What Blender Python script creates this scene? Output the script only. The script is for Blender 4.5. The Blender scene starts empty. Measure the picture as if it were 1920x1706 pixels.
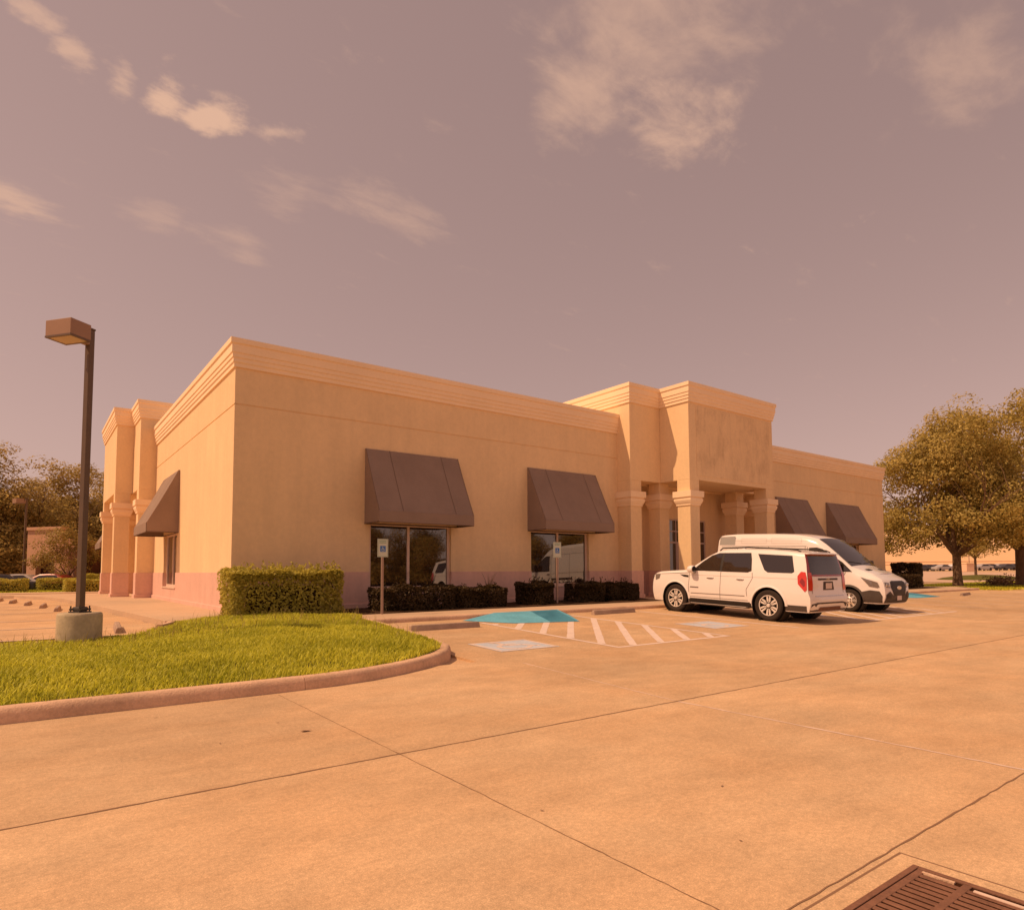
import bpy, bmesh, math, random
import numpy as np
from mathutils import Vector, Matrix, noise as mnoise

random.seed(7)
rng = np.random.default_rng(11)
R = math.radians
SC = bpy.context.scene
COL = SC.collection

# ------------------------------------------------------------------ camera
# world X runs along the long front of the building, world Y into its depth
YAW, PITCH, ROLL, FPX = 0.929365026, 0.0620139, -0.00428285, 1210.04
H_CAM = 1.4
def cam_axes():
    a = Vector((math.sin(YAW), math.cos(YAW), 0)); b = Vector((-math.cos(YAW), math.sin(YAW), 0))
    w = Vector((0, math.cos(PITCH), math.sin(PITCH))); u = Vector((0, -math.sin(PITCH), math.cos(PITCH))); r = Vector((1, 0, 0))
    r2 = r * math.cos(ROLL) + u * math.sin(ROLL); u2 = -r * math.sin(ROLL) + u * math.cos(ROLL)
    f = lambda v: Vector((v.dot(a), v.dot(b), v.z))
    return f(r2), f(u2), f(w)
cr, cu, cw = cam_axes()
cam_data = bpy.data.cameras.new('camera'); cam = bpy.data.objects.new('camera', cam_data); COL.objects.link(cam)
cam.matrix_world = Matrix(((cr.x, cu.x, -cw.x, 0), (cr.y, cu.y, -cw.y, 0), (cr.z, cu.z, -cw.z, H_CAM), (0, 0, 0, 1)))
cam_data.sensor_width = 36; cam_data.sensor_fit = 'HORIZONTAL'
cam_data.lens = FPX / 1920 * 36
cam_data.shift_y = (995.6 - 853) / 1920
cam_data.clip_start = 0.05; cam_data.clip_end = 4000
SC.camera = cam

# ------------------------------------------------------------------ light
SUN_VEC = Vector((-0.72, 0.27, 1.0)).normalized()
SUN_EL = math.asin(SUN_VEC.z)
SUN_AZ = math.atan2(SUN_VEC.x, SUN_VEC.y)
SUN_COL = (1.0, 0.64, 0.365); SUN_STR = 3.65
sd = bpy.data.lights.new('sun', 'SUN'); sd.energy = SUN_STR; sd.angle = R(0.55); sd.color = SUN_COL
sun = bpy.data.objects.new('sun', sd); COL.objects.link(sun)
sun.rotation_euler = SUN_VEC.to_track_quat('Z', 'Y').to_euler(); sun.location = (-30, 20, 40)

world = bpy.data.worlds.new('World'); SC.world = world; world.use_nodes = True
def build_world():
    nt = world.node_tree; N = nt.nodes; L = nt.links; N.clear()
    out = N.new('ShaderNodeOutputWorld'); bg = N.new('ShaderNodeBackground'); L.new(bg.outputs[0], out.inputs[0])
    sky = N.new('ShaderNodeTexSky'); sky.sky_type = 'NISHITA'; sky.sun_disc = False
    sky.sun_elevation = SUN_EL; sky.sun_rotation = SUN_AZ; sky.dust_density = 0.6; sky.air_density = 1.0; sky.altitude = 0
    hs = N.new('ShaderNodeHueSaturation'); hs.inputs['Saturation'].default_value = 0.30; hs.inputs['Value'].default_value = 1.0
    L.new(sky.outputs[0], hs.inputs['Color'])
    tint = N.new('ShaderNodeMix'); tint.data_type = 'RGBA'; tint.blend_type = 'MULTIPLY'; tint.inputs[0].default_value = 1
    L.new(hs.outputs[0], tint.inputs[6]); tint.inputs[7].default_value = SKY_TINT
    # even veil so that the gradient stays gentle
    veil = N.new('ShaderNodeMix'); veil.data_type = 'RGBA'; veil.inputs[0].default_value = 0.36
    L.new(tint.outputs[2], veil.inputs[6]); veil.inputs[7].default_value = SKY_VEIL
    # clouds, laid out on a plane high above (direction / height)
    tc = N.new('ShaderNodeTexCoord'); sep = N.new('ShaderNodeSeparateXYZ'); L.new(tc.outputs['Generated'], sep.inputs[0])
    def math_(op, a, b=None, clamp=False):
        m = N.new('ShaderNodeMath'); m.operation = op; m.use_clamp = clamp
        for i, x in enumerate((a, b)):
            if x is None: continue
            if isinstance(x, (int, float)): m.inputs[i].default_value = x
            else: L.new(x, m.inputs[i])
        return m.outputs[0]
    zc = math_('MAXIMUM', sep.outputs[2], 0.02); zc = math_('ADD', zc, 0.12)
    px = math_('DIVIDE', sep.outputs[0], zc); py = math_('DIVIDE', sep.outputs[1], zc)
    comb = N.new('ShaderNodeCombineXYZ'); L.new(px, comb.inputs[0]); L.new(py, comb.inputs[1])
    wn = N.new('ShaderNodeTexNoise'); wn.inputs['Scale'].default_value = 4.5; wn.inputs['Detail'].default_value = 6; wn.inputs['Roughness'].default_value = 0.6; L.new(comb.outputs[0], wn.inputs['Vector'])
    ws = N.new('ShaderNodeVectorMath'); ws.operation = 'MULTIPLY_ADD'; L.new(wn.outputs['Color'], ws.inputs[0]); ws.inputs[1].default_value = (0.20, 0.20, 0); ws.inputs[2].default_value = (-0.10, -0.10, 0)
    wa = N.new('ShaderNodeVectorMath'); wa.operation = 'ADD'; L.new(comb.outputs[0], wa.inputs[0]); L.new(ws.outputs[0], wa.inputs[1])
    def fbm(scale, rot, stretch, det, rough, off):
        mp = N.new('ShaderNodeMapping'); mp.inputs['Rotation'].default_value = (0, 0, rot); mp.inputs['Scale'].default_value = (stretch[0], stretch[1], 1); mp.inputs['Location'].default_value = off
        L.new(comb.outputs[0], mp.inputs[0]); n = N.new('ShaderNodeTexNoise'); n.inputs['Scale'].default_value = scale; n.inputs['Detail'].default_value = det; n.inputs['Roughness'].default_value = rough; n.inputs['Distortion'].default_value = 0.25
        L.new(mp.outputs[0], n.inputs['Vector']); return n.outputs[0]
    def blob(cx, cy, rx, ry, rot):
        mp = N.new('ShaderNodeMapping'); mp.vector_type = 'TEXTURE'; mp.inputs['Location'].default_value = (cx, cy, 0); mp.inputs['Rotation'].default_value = (0, 0, rot); mp.inputs['Scale'].default_value = (rx, ry, 1)
        L.new(wa.outputs[0], mp.inputs[0]); le = N.new('ShaderNodeVectorMath'); le.operation = 'LENGTH'; L.new(mp.outputs[0], le.inputs[0])
        mr = N.new('ShaderNodeMapRange'); mr.inputs[1].default_value = 1.0; mr.inputs[2].default_value = 0.0; mr.interpolation_type = 'SMOOTHSTEP'
        L.new(le.outputs['Value'], mr.inputs[0]); return mr.outputs[0]
    def ramp(x, lo, hi):
        mr = N.new('ShaderNodeMapRange'); mr.inputs[1].default_value = lo; mr.inputs[2].default_value = hi; mr.interpolation_type = 'SMOOTHSTEP'; L.new(x, mr.inputs[0]); return mr.outputs[0]
    n_streak = fbm(8.0, STREAK_ROT, (0.75, 1.7), 7, 0.64, (1.3, 0.4, 0))
    n_puff = fbm(7.0, STREAK_ROT, (0.85, 1.25), 8, 0.62, (7.1, 3.0, 0))
    total = None
    for (cx, cy, rx, ry, rot, puff, soft, gain) in CLOUDS:
        m = blob(cx, cy, rx, ry, rot)
        v = math_('SUBTRACT', m, math_('MULTIPLY', math_('SUBTRACT', 0.66, n_puff if puff else n_streak), 2.1))
        v = math_('MULTIPLY', ramp(v, 0.0, 0.55 + soft), gain)
        total = v if total is None else math_('MAXIMUM', total, v)
    # thin wisps over the whole sky
    wisp = math_('MULTIPLY', ramp(n_streak, 0.60, 0.85), 0.25)
    total = math_('MAXIMUM', total, wisp, True)
    cm = N.new('ShaderNodeMix'); cm.data_type = 'RGBA'; L.new(total, cm.inputs[0]); L.new(veil.outputs[2], cm.inputs[6]); cm.inputs[7].default_value = CLOUD_COL
    L.new(cm.outputs[2], bg.inputs[0]); bg.inputs[1].default_value = 0.10
SKY_TINT = (1.18, 0.735, 0.575, 1)
SKY_VEIL = (4.9, 3.12, 2.95, 1)
CLOUD_COL = (7.8, 4.75, 3.3, 1)
def pix_dir(x, y):
    d = cw + cr * ((x - 960) / FPX) - cu * ((y - 995.6) / FPX); return d.normalized()
def pix_cloud(x, y):
    d = pix_dir(x, y); k = max(d.z, 0.02) + 0.12; return d.x / k, d.y / k
def cloud(x0, y0, x1, y1, thick, puff, soft, gain):
    """a cloud streak seen between two directions in the sky"""
    p, q = Vector(pix_cloud(x0, y0)), Vector(pix_cloud(x1, y1)); c = (p + q) / 2; d = q - p
    return (c.x, c.y, d.length / 2, thick, math.atan2(d.y, d.x), puff, soft, gain)
_p, _q = Vector(pix_cloud(20, 20)), Vector(pix_cloud(560, 260)); STREAK_ROT = -math.atan2((_q - _p).y, (_q - _p).x)
CLOUDS = [
    cloud(0, -60, 90, 90, 0.075, 1, 0.2, 0.60),
    cloud(30, 40, 200, 150, 0.075, 1, 0.2, 0.64),
    cloud(120, 80, 320, 190, 0.080, 1, 0.2, 0.68),
    cloud(240, 125, 420, 225, 0.085, 1, 0.1, 0.90),
    cloud(320, 165, 500, 255, 0.085, 1, 0.1, 0.92),
    cloud(430, 215, 620, 285, 0.065, 1, 0.2, 0.60),
    cloud(380, 280, 660, 420, 0.17, 0, 0.6, 0.36),
    cloud(480, 320, 930, 480, 0.15, 0, 0.6, 0.42),
    cloud(160, 330, 400, 450, 0.13, 0, 0.6, 0.36),
    cloud(280, 390, 560, 510, 0.13, 0, 0.6, 0.36),
    cloud(-160, 340, 190, 415, 0.13, 0, 0.3, 0.62),
    cloud(780, -100, 1600, 140, 0.40, 1, 0.5, 0.55),
    cloud(880, 20, 1290, 270, 0.27, 1, 0.4, 0.60),
    cloud(1070, 280, 1490, 185, 0.22, 1, 0.3, 0.78),
    cloud(1540, 240, 2080, -10, 0.32, 1, 0.5, 0.45),
]
build_world()
SC.view_settings.view_transform = 'Standard'; SC.view_settings.look = 'None'
SC.view_settings.exposure = 0.0; SC.view_settings.gamma = 1.0
SC.render.engine = 'CYCLES'
SC.cycles.max_bounces = 8; SC.cycles.diffuse_bounces = 4; SC.cycles.glossy_bounces = 3
SC.cycles.use_denoising = True

# ------------------------------------------------------------------ materials
MATS = {}
def mat(name, col, rough=0.7, spec=0.35, metal=0.0, var=0.0, vscale=3.0, fine=0.0, fscale=60.0, bump=0.0, bscale=80.0, bdist=0.01, coat=0.0, ior=None, trans=0.0, obj=False, streak=0.0):
    m = bpy.data.materials.new(name); m.use_nodes = True; nt = m.node_tree; N = nt.nodes; L = nt.links
    p = N['Principled BSDF']; p.inputs['Base Color'].default_value = (*col, 1); p.inputs['Roughness'].default_value = rough
    p.inputs['Specular IOR Level'].default_value = spec; p.inputs['Metallic'].default_value = metal; p.inputs['Coat Weight'].default_value = coat
    if coat: p.inputs['Coat Roughness'].default_value = 0.04
    if ior: p.inputs['IOR'].default_value = ior
    if trans: p.inputs['Transmission Weight'].default_value = trans
    tc = None
    def coords():
        nonlocal tc
        if tc is None:
            g = N.new('ShaderNodeNewGeometry') if not obj else N.new('ShaderNodeTexCoord')
            tc = g.outputs['Position'] if not obj else g.outputs['Object']
        return tc
    c = None
    if var or fine or streak:
        base = N.new('ShaderNodeRGB'); base.outputs[0].default_value = (*col, 1); c = base.outputs[0]
        for amt, sc, det in ((var, vscale, 5), (fine, fscale, 3), (streak, 2.6, 6)):
            if not amt: continue
            n = N.new('ShaderNodeTexNoise'); n.inputs['Scale'].default_value = sc; n.inputs['Detail'].default_value = det; n.inputs['Roughness'].default_value = 0.65
            if amt is streak and streak:
                mp = N.new('ShaderNodeMapping'); mp.inputs['Scale'].default_value = (1, 1, 0.12); L.new(coords(), mp.inputs[0]); L.new(mp.outputs[0], n.inputs['Vector'])
            else: L.new(coords(), n.inputs['Vector'])
            mr = N.new('ShaderNodeMapRange'); mr.inputs[1].default_value = 0.25; mr.inputs[2].default_value = 0.75; mr.inputs[3].default_value = 1 - amt; mr.inputs[4].default_value = 1 + amt
            L.new(n.outputs[0], mr.inputs[0])
            mx = N.new('ShaderNodeVectorMath'); mx.operation = 'SCALE'; L.new(c, mx.inputs[0]); L.new(mr.outputs[0], mx.inputs['Scale']); c = mx.outputs[0]
        L.new(c, p.inputs['Base Color'])
    if bump:
        n = N.new('ShaderNodeTexNoise'); n.inputs['Scale'].default_value = bscale; n.inputs['Detail'].default_value = 4; L.new(coords(), n.inputs['Vector'])
        b = N.new('ShaderNodeBump'); b.inputs['Strength'].default_value = bump; b.inputs['Distance'].default_value = bdist; L.new(n.outputs[0], b.inputs['Height']); L.new(b.outputs[0], p.inputs['Normal'])
    MATS[name] = m
    return m

STUCCO = (0.84, 0.615, 0.37)
mat('stucco', STUCCO, 0.85, 0.2, streak=0.055, var=0.06, vscale=0.5, fine=0.051, fscale=9, bump=0.35, bscale=55, bdist=0.012)
mat('stucco_cornice', (0.95, 0.73, 0.50), 0.8, 0.2, var=0.05, vscale=0.7, fine=0.03, fscale=14, bump=0.2, bscale=70, bdist=0.008)
mat('stucco_base', (0.74, 0.47, 0.385), 0.85, 0.2, streak=0.075, var=0.08, vscale=0.8, fine=0.06, fscale=10, bump=0.4, bscale=45, bdist=0.014)
mat('awning', (0.30, 0.215, 0.172), 0.85, 0.15, var=0.10, vscale=1.2, fine=0.05, fscale=30, bump=0.12, bscale=300, bdist=0.003)
mat('awning_seam', (0.18, 0.12, 0.09), 0.85, 0.1)
mat('frame_metal', (0.78, 0.58, 0.47), 0.45, 0.4, metal=0.0, var=0.04, vscale=4)
mat('dark_frame', (0.06, 0.035, 0.025), 0.4, 0.4)
mat('door_frame', (0.55, 0.42, 0.37), 0.4, 0.4)
mat('glass', (0.030, 0.016, 0.010), 0.02, 0.5, ior=2.3)
mat('door_glass', (0.22, 0.16, 0.16), 0.05, 0.5, ior=1.7)
mat('roof_membrane', (0.45, 0.40, 0.36), 0.9, 0.1)
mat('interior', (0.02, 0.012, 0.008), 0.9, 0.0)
mat('kerb', (0.66, 0.44, 0.30), 0.9, 0.2, var=0.22, vscale=1.6, fine=0.16, fscale=30, bump=0.6, bscale=60, bdist=0.012)
mat('kerb_dark', (0.27, 0.18, 0.13), 0.9, 0.2, var=0.20, vscale=2.0, fine=0.14, fscale=30, bump=0.5, bscale=60, bdist=0.012)
mat('stop_concrete', (0.42, 0.30, 0.23), 0.9, 0.2, var=0.2, vscale=3, fine=0.12, fscale=30, bump=0.4, bscale=60)
mat('sidewalk', (0.57, 0.41, 0.28), 0.9, 0.2, var=0.10, vscale=0.8, fine=0.07, fscale=22, bump=0.25, bscale=70)
mat('lamp_base', (0.50, 0.41, 0.28), 0.9, 0.2, var=0.28, vscale=2.2, fine=0.12, fscale=22, bump=0.5, bscale=50)
mat('bronze', (0.14, 0.088, 0.058), 0.45, 0.4, var=0.12, vscale=3)
mat('bronze_head', (0.34, 0.20, 0.13), 0.5, 0.4, var=0.06, vscale=3)
mat('lamp_lens', (0.62, 0.46, 0.28), 0.3, 0.5, bump=0.4, bscale=120)
mat('bolt', (0.10, 0.085, 0.075), 0.5, 0.5, metal=0.6)
mat('paint_white', (0.74, 0.60, 0.53), 0.8, 0.2, var=0.10, vscale=4, fine=0.12, fscale=40)
mat('paint_worn', (0.62, 0.49, 0.42), 0.85, 0.2, var=0.16, vscale=5, fine=0.15, fscale=40)
mat('paint_pale_blue', (0.52, 0.56, 0.64), 0.85, 0.2, var=0.12, vscale=3, fine=0.14, fscale=35)
mat('paint_blue', (0.14, 0.44, 0.60), 0.75, 0.25, var=0.18, vscale=2.5, fine=0.16, fscale=25)
mat('paint_blue_dark', (0.085, 0.32, 0.46), 0.8, 0.25, var=0.1, vscale=3)
mat('sealant', (0.72, 0.55, 0.45), 0.9, 0.2, var=0.2, vscale=6)
mat('joint', (0.27, 0.16, 0.10), 0.95, 0.1)
mat('rust', (0.22, 0.105, 0.065), 0.75, 0.3, var=0.25, vscale=8, fine=0.15, fscale=60, bump=0.4, bscale=90)
mat('pit_shade', (0.05, 0.02, 0.01), 0.95, 0.0)  # near-black tone for the shade below the drain bars
mat('mulch', (0.07, 0.038, 0.022), 0.95, 0.1, var=0.3, vscale=8, bump=1.0, bscale=30, bdist=0.04)
mat('soil_grass', (0.13, 0.12, 0.032), 0.95, 0.1, var=0.25, vscale=3, bump=0.8, bscale=40, bdist=0.03)
mat('bark', (0.20, 0.125, 0.08), 0.95, 0.1, var=0.3, vscale=5, bump=1.0, bscale=16, bdist=0.05)
mat('car_white', (0.86, 0.80, 0.78), 0.22, 0.5, coat=0.6)
mat('car_grey_film', (0.38, 0.37, 0.36), 0.55, 0.3)
mat('car_seam', (0.16, 0.12, 0.10), 0.6, 0.2)
mat('car_crease_shade', (0.52, 0.44, 0.40), 0.5, 0.3)  # grey tone painting the shade of folds in white bodywork
mat('car_black', (0.03, 0.022, 0.018), 0.5, 0.35)
mat('car_trim', (0.085, 0.065, 0.055), 0.6, 0.3, var=0.06, vscale=6)
mat('car_glass', (0.025, 0.016, 0.012), 0.03, 0.5, ior=1.75)
mat('chrome', (0.78, 0.72, 0.68), 0.22, 0.5, metal=0.6)
mat('silver', (0.80, 0.72, 0.66), 0.3, 0.5, metal=0.15)
mat('tyre', (0.045, 0.033, 0.027), 0.85, 0.15, bump=0.3, bscale=40)
mat('tail_red', (0.62, 0.03, 0.012), 0.18, 0.5, coat=0.7)
mat('tail_dark', (0.28, 0.012, 0.008), 0.2, 0.5, coat=0.6)
mat('head_lamp', (0.20, 0.16, 0.14), 0.08, 0.6, coat=0.8)
mat('amber', (0.75, 0.17, 0.03), 0.2, 0.5)
mat('plate', (0.72, 0.60, 0.56), 0.5, 0.3, fine=0.2, fscale=90)
mat('post_steel', (0.40, 0.27, 0.21), 0.55, 0.4, metal=0.2)
mat('sign_face', (0.60, 0.63, 0.53), 0.5, 0.35)
mat('sign_green', (0.20, 0.36, 0.24), 0.5, 0.35)
mat('sign_blue', (0.05, 0.17, 0.50), 0.5, 0.35)
mat('far_wall', (0.88, 0.66, 0.42), 0.9, 0.1, var=0.03, vscale=0.05)
mat('far_wall_band', (0.78, 0.52, 0.36), 0.9, 0.1)
mat('peach_stucco', (0.62, 0.36, 0.24), 0.9, 0.1, var=0.06, vscale=0.4)
mat('brick_dark', (0.20, 0.09, 0.06), 0.9, 0.1)
mat('lot_far', (0.60, 0.42, 0.31), 0.9, 0.1, var=0.06, vscale=0.06)
mat('dead_wood', (0.30, 0.19, 0.13), 0.95, 0.1)
for nm, c in (('car_red', (0.45, 0.05, 0.03)), ('car_dark', (0.05, 0.04, 0.04)), ('car_silver', (0.45, 0.40, 0.38))):
    mat(nm, c, 0.3, 0.5, coat=0.5)

def concrete(name, col, stain=1.0):
    """drive concrete: cloudy wear, tyre-dark streaks, fine aggregate and pits"""
    m = bpy.data.materials.new(name); m.use_nodes = True; nt = m.node_tree; N = nt.nodes; L = nt.links
    p = N['Principled BSDF']; p.inputs['Roughness'].default_value = 0.88; p.inputs['Specular IOR Level'].default_value = 0.25
    g = N.new('ShaderNodeNewGeometry'); oi = N.new('ShaderNodeObjectInfo')
    def tex(sc, det, ro, scale=(1, 1, 1), rot=0.0):
        mp = N.new('ShaderNodeMapping'); mp.inputs['Scale'].default_value = scale; mp.inputs['Rotation'].default_value = (0, 0, rot); L.new(g.outputs['Position'], mp.inputs[0])
        n = N.new('ShaderNodeTexNoise'); n.inputs['Scale'].default_value = sc; n.inputs['Detail'].default_value = det; n.inputs['Roughness'].default_value = ro; L.new(mp.outputs[0], n.inputs['Vector']); return n.outputs[0]
    def mr(x, a, b, c, d):
        q = N.new('ShaderNodeMapRange'); q.inputs[1].default_value = a; q.inputs[2].default_value = b; q.inputs[3].default_value = c; q.inputs[4].default_value = d; L.new(x, q.inputs[0]); return q.outputs[0]
    def mul(a, b):
        q = N.new('ShaderNodeMath'); q.operation = 'MULTIPLY'; L.new(a, q.inputs[0]); L.new(b, q.inputs[1]); return q.outputs[0]
    f = mr(tex(0.35, 6, 0.6), 0.3, 0.7, 1 - 0.11 * stain, 1 + 0.09 * stain)
    f = mul(f, mr(tex(1.6, 8, 0.72, (0.75, 1.25, 1)), 0.30, 0.70, 1.12, 1 - 0.17 * stain))
    f = mul(f, mr(tex(9, 8, 0.75, (0.9, 1.1, 1), 0.2), 0.30, 0.70, 1.08, 0.92))
    f = mul(f, mr(tex(34, 5, 0.75), 0.32, 0.68, 0.82, 1.15))
    f = mul(f, mr(tex(150, 3, 0.7), 0.32, 0.68, 0.78, 1.18))
    f = mul(f, mr(oi.outputs['Random'], 0, 1, 0.94, 1.05))
    fl = N.new('ShaderNodeTexVoronoi'); fl.inputs['Scale'].default_value = 75; L.new(g.outputs['Position'], fl.inputs['Vector'])
    f = mul(f, mr(fl.outputs['Distance'], 0.12, 0.42, 1.13, 0.98))
    # small dark pop-outs and drips
    vo = N.new('ShaderNodeTexVoronoi'); vo.inputs['Scale'].default_value = 1.3; L.new(g.outputs['Position'], vo.inputs['Vector'])
    f = mul(f, mr(vo.outputs['Distance'], 0.012, 0.03, 0.45, 1.0))
    vo = N.new('ShaderNodeTexVoronoi'); vo.inputs['Scale'].default_value = 0.34; L.new(g.outputs['Position'], vo.inputs['Vector'])
    f = mul(f, mr(vo.outputs['Distance'], 0.10, 0.55, 1 - 0.10 * stain, 1.0))
    base = N.new('ShaderNodeRGB'); base.outputs[0].default_value = (*col, 1)
    hue = N.new('ShaderNodeMix'); hue.data_type = 'RGBA'; L.new(mr(tex(0.5, 5, 0.6, (1, 1.4, 1), 0.7), 0.35, 0.65, 0, 1), hue.inputs[0])
    L.new(base.outputs[0], hue.inputs[6]); hue.inputs[7].default_value = (col[0] * 0.97, col[1] * 0.90, col[2] * 0.84, 1)
    sc = N.new('ShaderNodeVectorMath'); sc.operation = 'SCALE'; L.new(hue.outputs[2], sc.inputs[0]); L.new(f, sc.inputs['Scale']); L.new(sc.outputs[0], p.inputs['Base Color'])
    bp = N.new('ShaderNodeBump'); bp.inputs['Strength'].default_value = 0.35; bp.inputs['Distance'].default_value = 0.006; L.new(tex(90, 4, 0.7), bp.inputs['Height']); L.new(bp.outputs[0], p.inputs['Normal'])
    MATS[name] = m
concrete('concrete', (0.645, 0.445, 0.268))
concrete('ground_concrete', (0.645, 0.445, 0.268))

def foliage(name, c1, c2, trans=0.25, scale=0.9):
    m = bpy.data.materials.new(name); m.use_nodes = True; nt = m.node_tree; N = nt.nodes; L = nt.links
    p = N['Principled BSDF']; p.inputs['Roughness'].default_value = 0.55; p.inputs['Specular IOR Level'].default_value = 0.3
    g = N.new('ShaderNodeNewGeometry')
    n = N.new('ShaderNodeTexNoise'); n.inputs['Scale'].default_value = scale; n.inputs['Detail'].default_value = 3; L.new(g.outputs['Position'], n.inputs['Vector'])
    n2 = N.new('ShaderNodeTexWhiteNoise'); n2.noise_dimensions = '1D'; L.new(g.outputs['Random Per Island'], n2.inputs['W'])
    ad = N.new('ShaderNodeMath'); ad.operation = 'MULTIPLY_ADD'; L.new(n2.outputs[0], ad.inputs[0]); ad.inputs[1].default_value = 0.6; L.new(n.outputs[0], ad.inputs[2])
    mr = N.new('ShaderNodeMapRange'); mr.inputs[1].default_value = 0.35; mr.inputs[2].default_value = 1.15; L.new(ad.outputs[0], mr.inputs[0])
    mx = N.new('ShaderNodeMix'); mx.data_type = 'RGBA'; L.new(mr.outputs[0], mx.inputs[0]); mx.inputs[6].default_value = (*c1, 1); mx.inputs[7].default_value = (*c2, 1)
    L.new(mx.outputs[2], p.inputs['Base Color'])
    t = N.new('ShaderNodeBsdfTranslucent'); L.new(mx.outputs[2], t.inputs[0])
    ms = N.new('ShaderNodeMixShader'); ms.inputs[0].default_value = trans; L.new(p.outputs[0], ms.inputs[1]); L.new(t.outputs[0], ms.inputs[2])
    L.new(ms.outputs[0], N['Material Output'].inputs[0]); MATS[name] = m
foliage('oak_leaf', (0.26, 0.205, 0.05), (0.68, 0.52, 0.155), 0.45)
foliage('wood_leaf', (0.31, 0.225, 0.065), (0.64, 0.46, 0.15), 0.5)
foliage('yellow_leaf', (0.26, 0.20, 0.05), (0.46, 0.32, 0.09), 0.35)
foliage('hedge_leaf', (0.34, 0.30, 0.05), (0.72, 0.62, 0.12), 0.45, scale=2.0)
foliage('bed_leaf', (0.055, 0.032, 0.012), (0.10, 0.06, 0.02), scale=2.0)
foliage('grass_blade', (0.37, 0.39, 0.022), (0.84, 0.80, 0.09), 0.45, scale=0.9)
foliage('grass_dry', (0.28, 0.21, 0.06), (0.45, 0.33, 0.10), 0.3, scale=1.1)
foliage('dead_leaf', (0.16, 0.09, 0.05), (0.30, 0.18, 0.10), 0.2)

def stained(name):
    """stucco with the ghost of a removed sign: blotches and drips"""
    m = MATS['stucco'].copy(); m.name = name; nt = m.node_tree; N = nt.nodes; L = nt.links; p = N['Principled BSDF']
    src = p.inputs['Base Color'].links[0].from_socket
    g = N.new('ShaderNodeNewGeometry')
    def tex(sc, scale, det=6):
        mp = N.new('ShaderNodeMapping'); mp.inputs['Scale'].default_value = scale; L.new(g.outputs['Position'], mp.inputs[0])
        n = N.new('ShaderNodeTexNoise'); n.inputs['Scale'].default_value = sc; n.inputs['Detail'].default_value = det; n.inputs['Roughness'].default_value = 0.7; L.new(mp.outputs[0], n.inputs['Vector']); return n.outputs[0]
    def mr(x, a, b, c, d):
        q = N.new('ShaderNodeMapRange'); q.inputs[1].default_value = a; q.inputs[2].default_value = b; q.inputs[3].default_value = c; q.inputs[4].default_value = d; L.new(x, q.inputs[0]); return q.outputs[0]
    a = mr(tex(1.4, (1, 1, 0.8)), 0.48, 0.66, 0.0, 0.22); b = mr(tex(3.0, (2.2, 1, 0.35)), 0.50, 0.68, 0.0, 0.18)
    ad = N.new('ShaderNodeMath'); ad.operation = 'ADD'; L.new(a, ad.inputs[0]); L.new(b, ad.inputs[1])
    mx = N.new('ShaderNodeMix'); mx.data_type = 'RGBA'; L.new(ad.outputs[0], mx.inputs[0]); L.new(src, mx.inputs[6]); mx.inputs[7].default_value = (0.26, 0.13, 0.07, 1)
    L.new(mx.outputs[2], p.inputs['Base Color']); MATS[name] = m
stained('stucco_stained')

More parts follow.
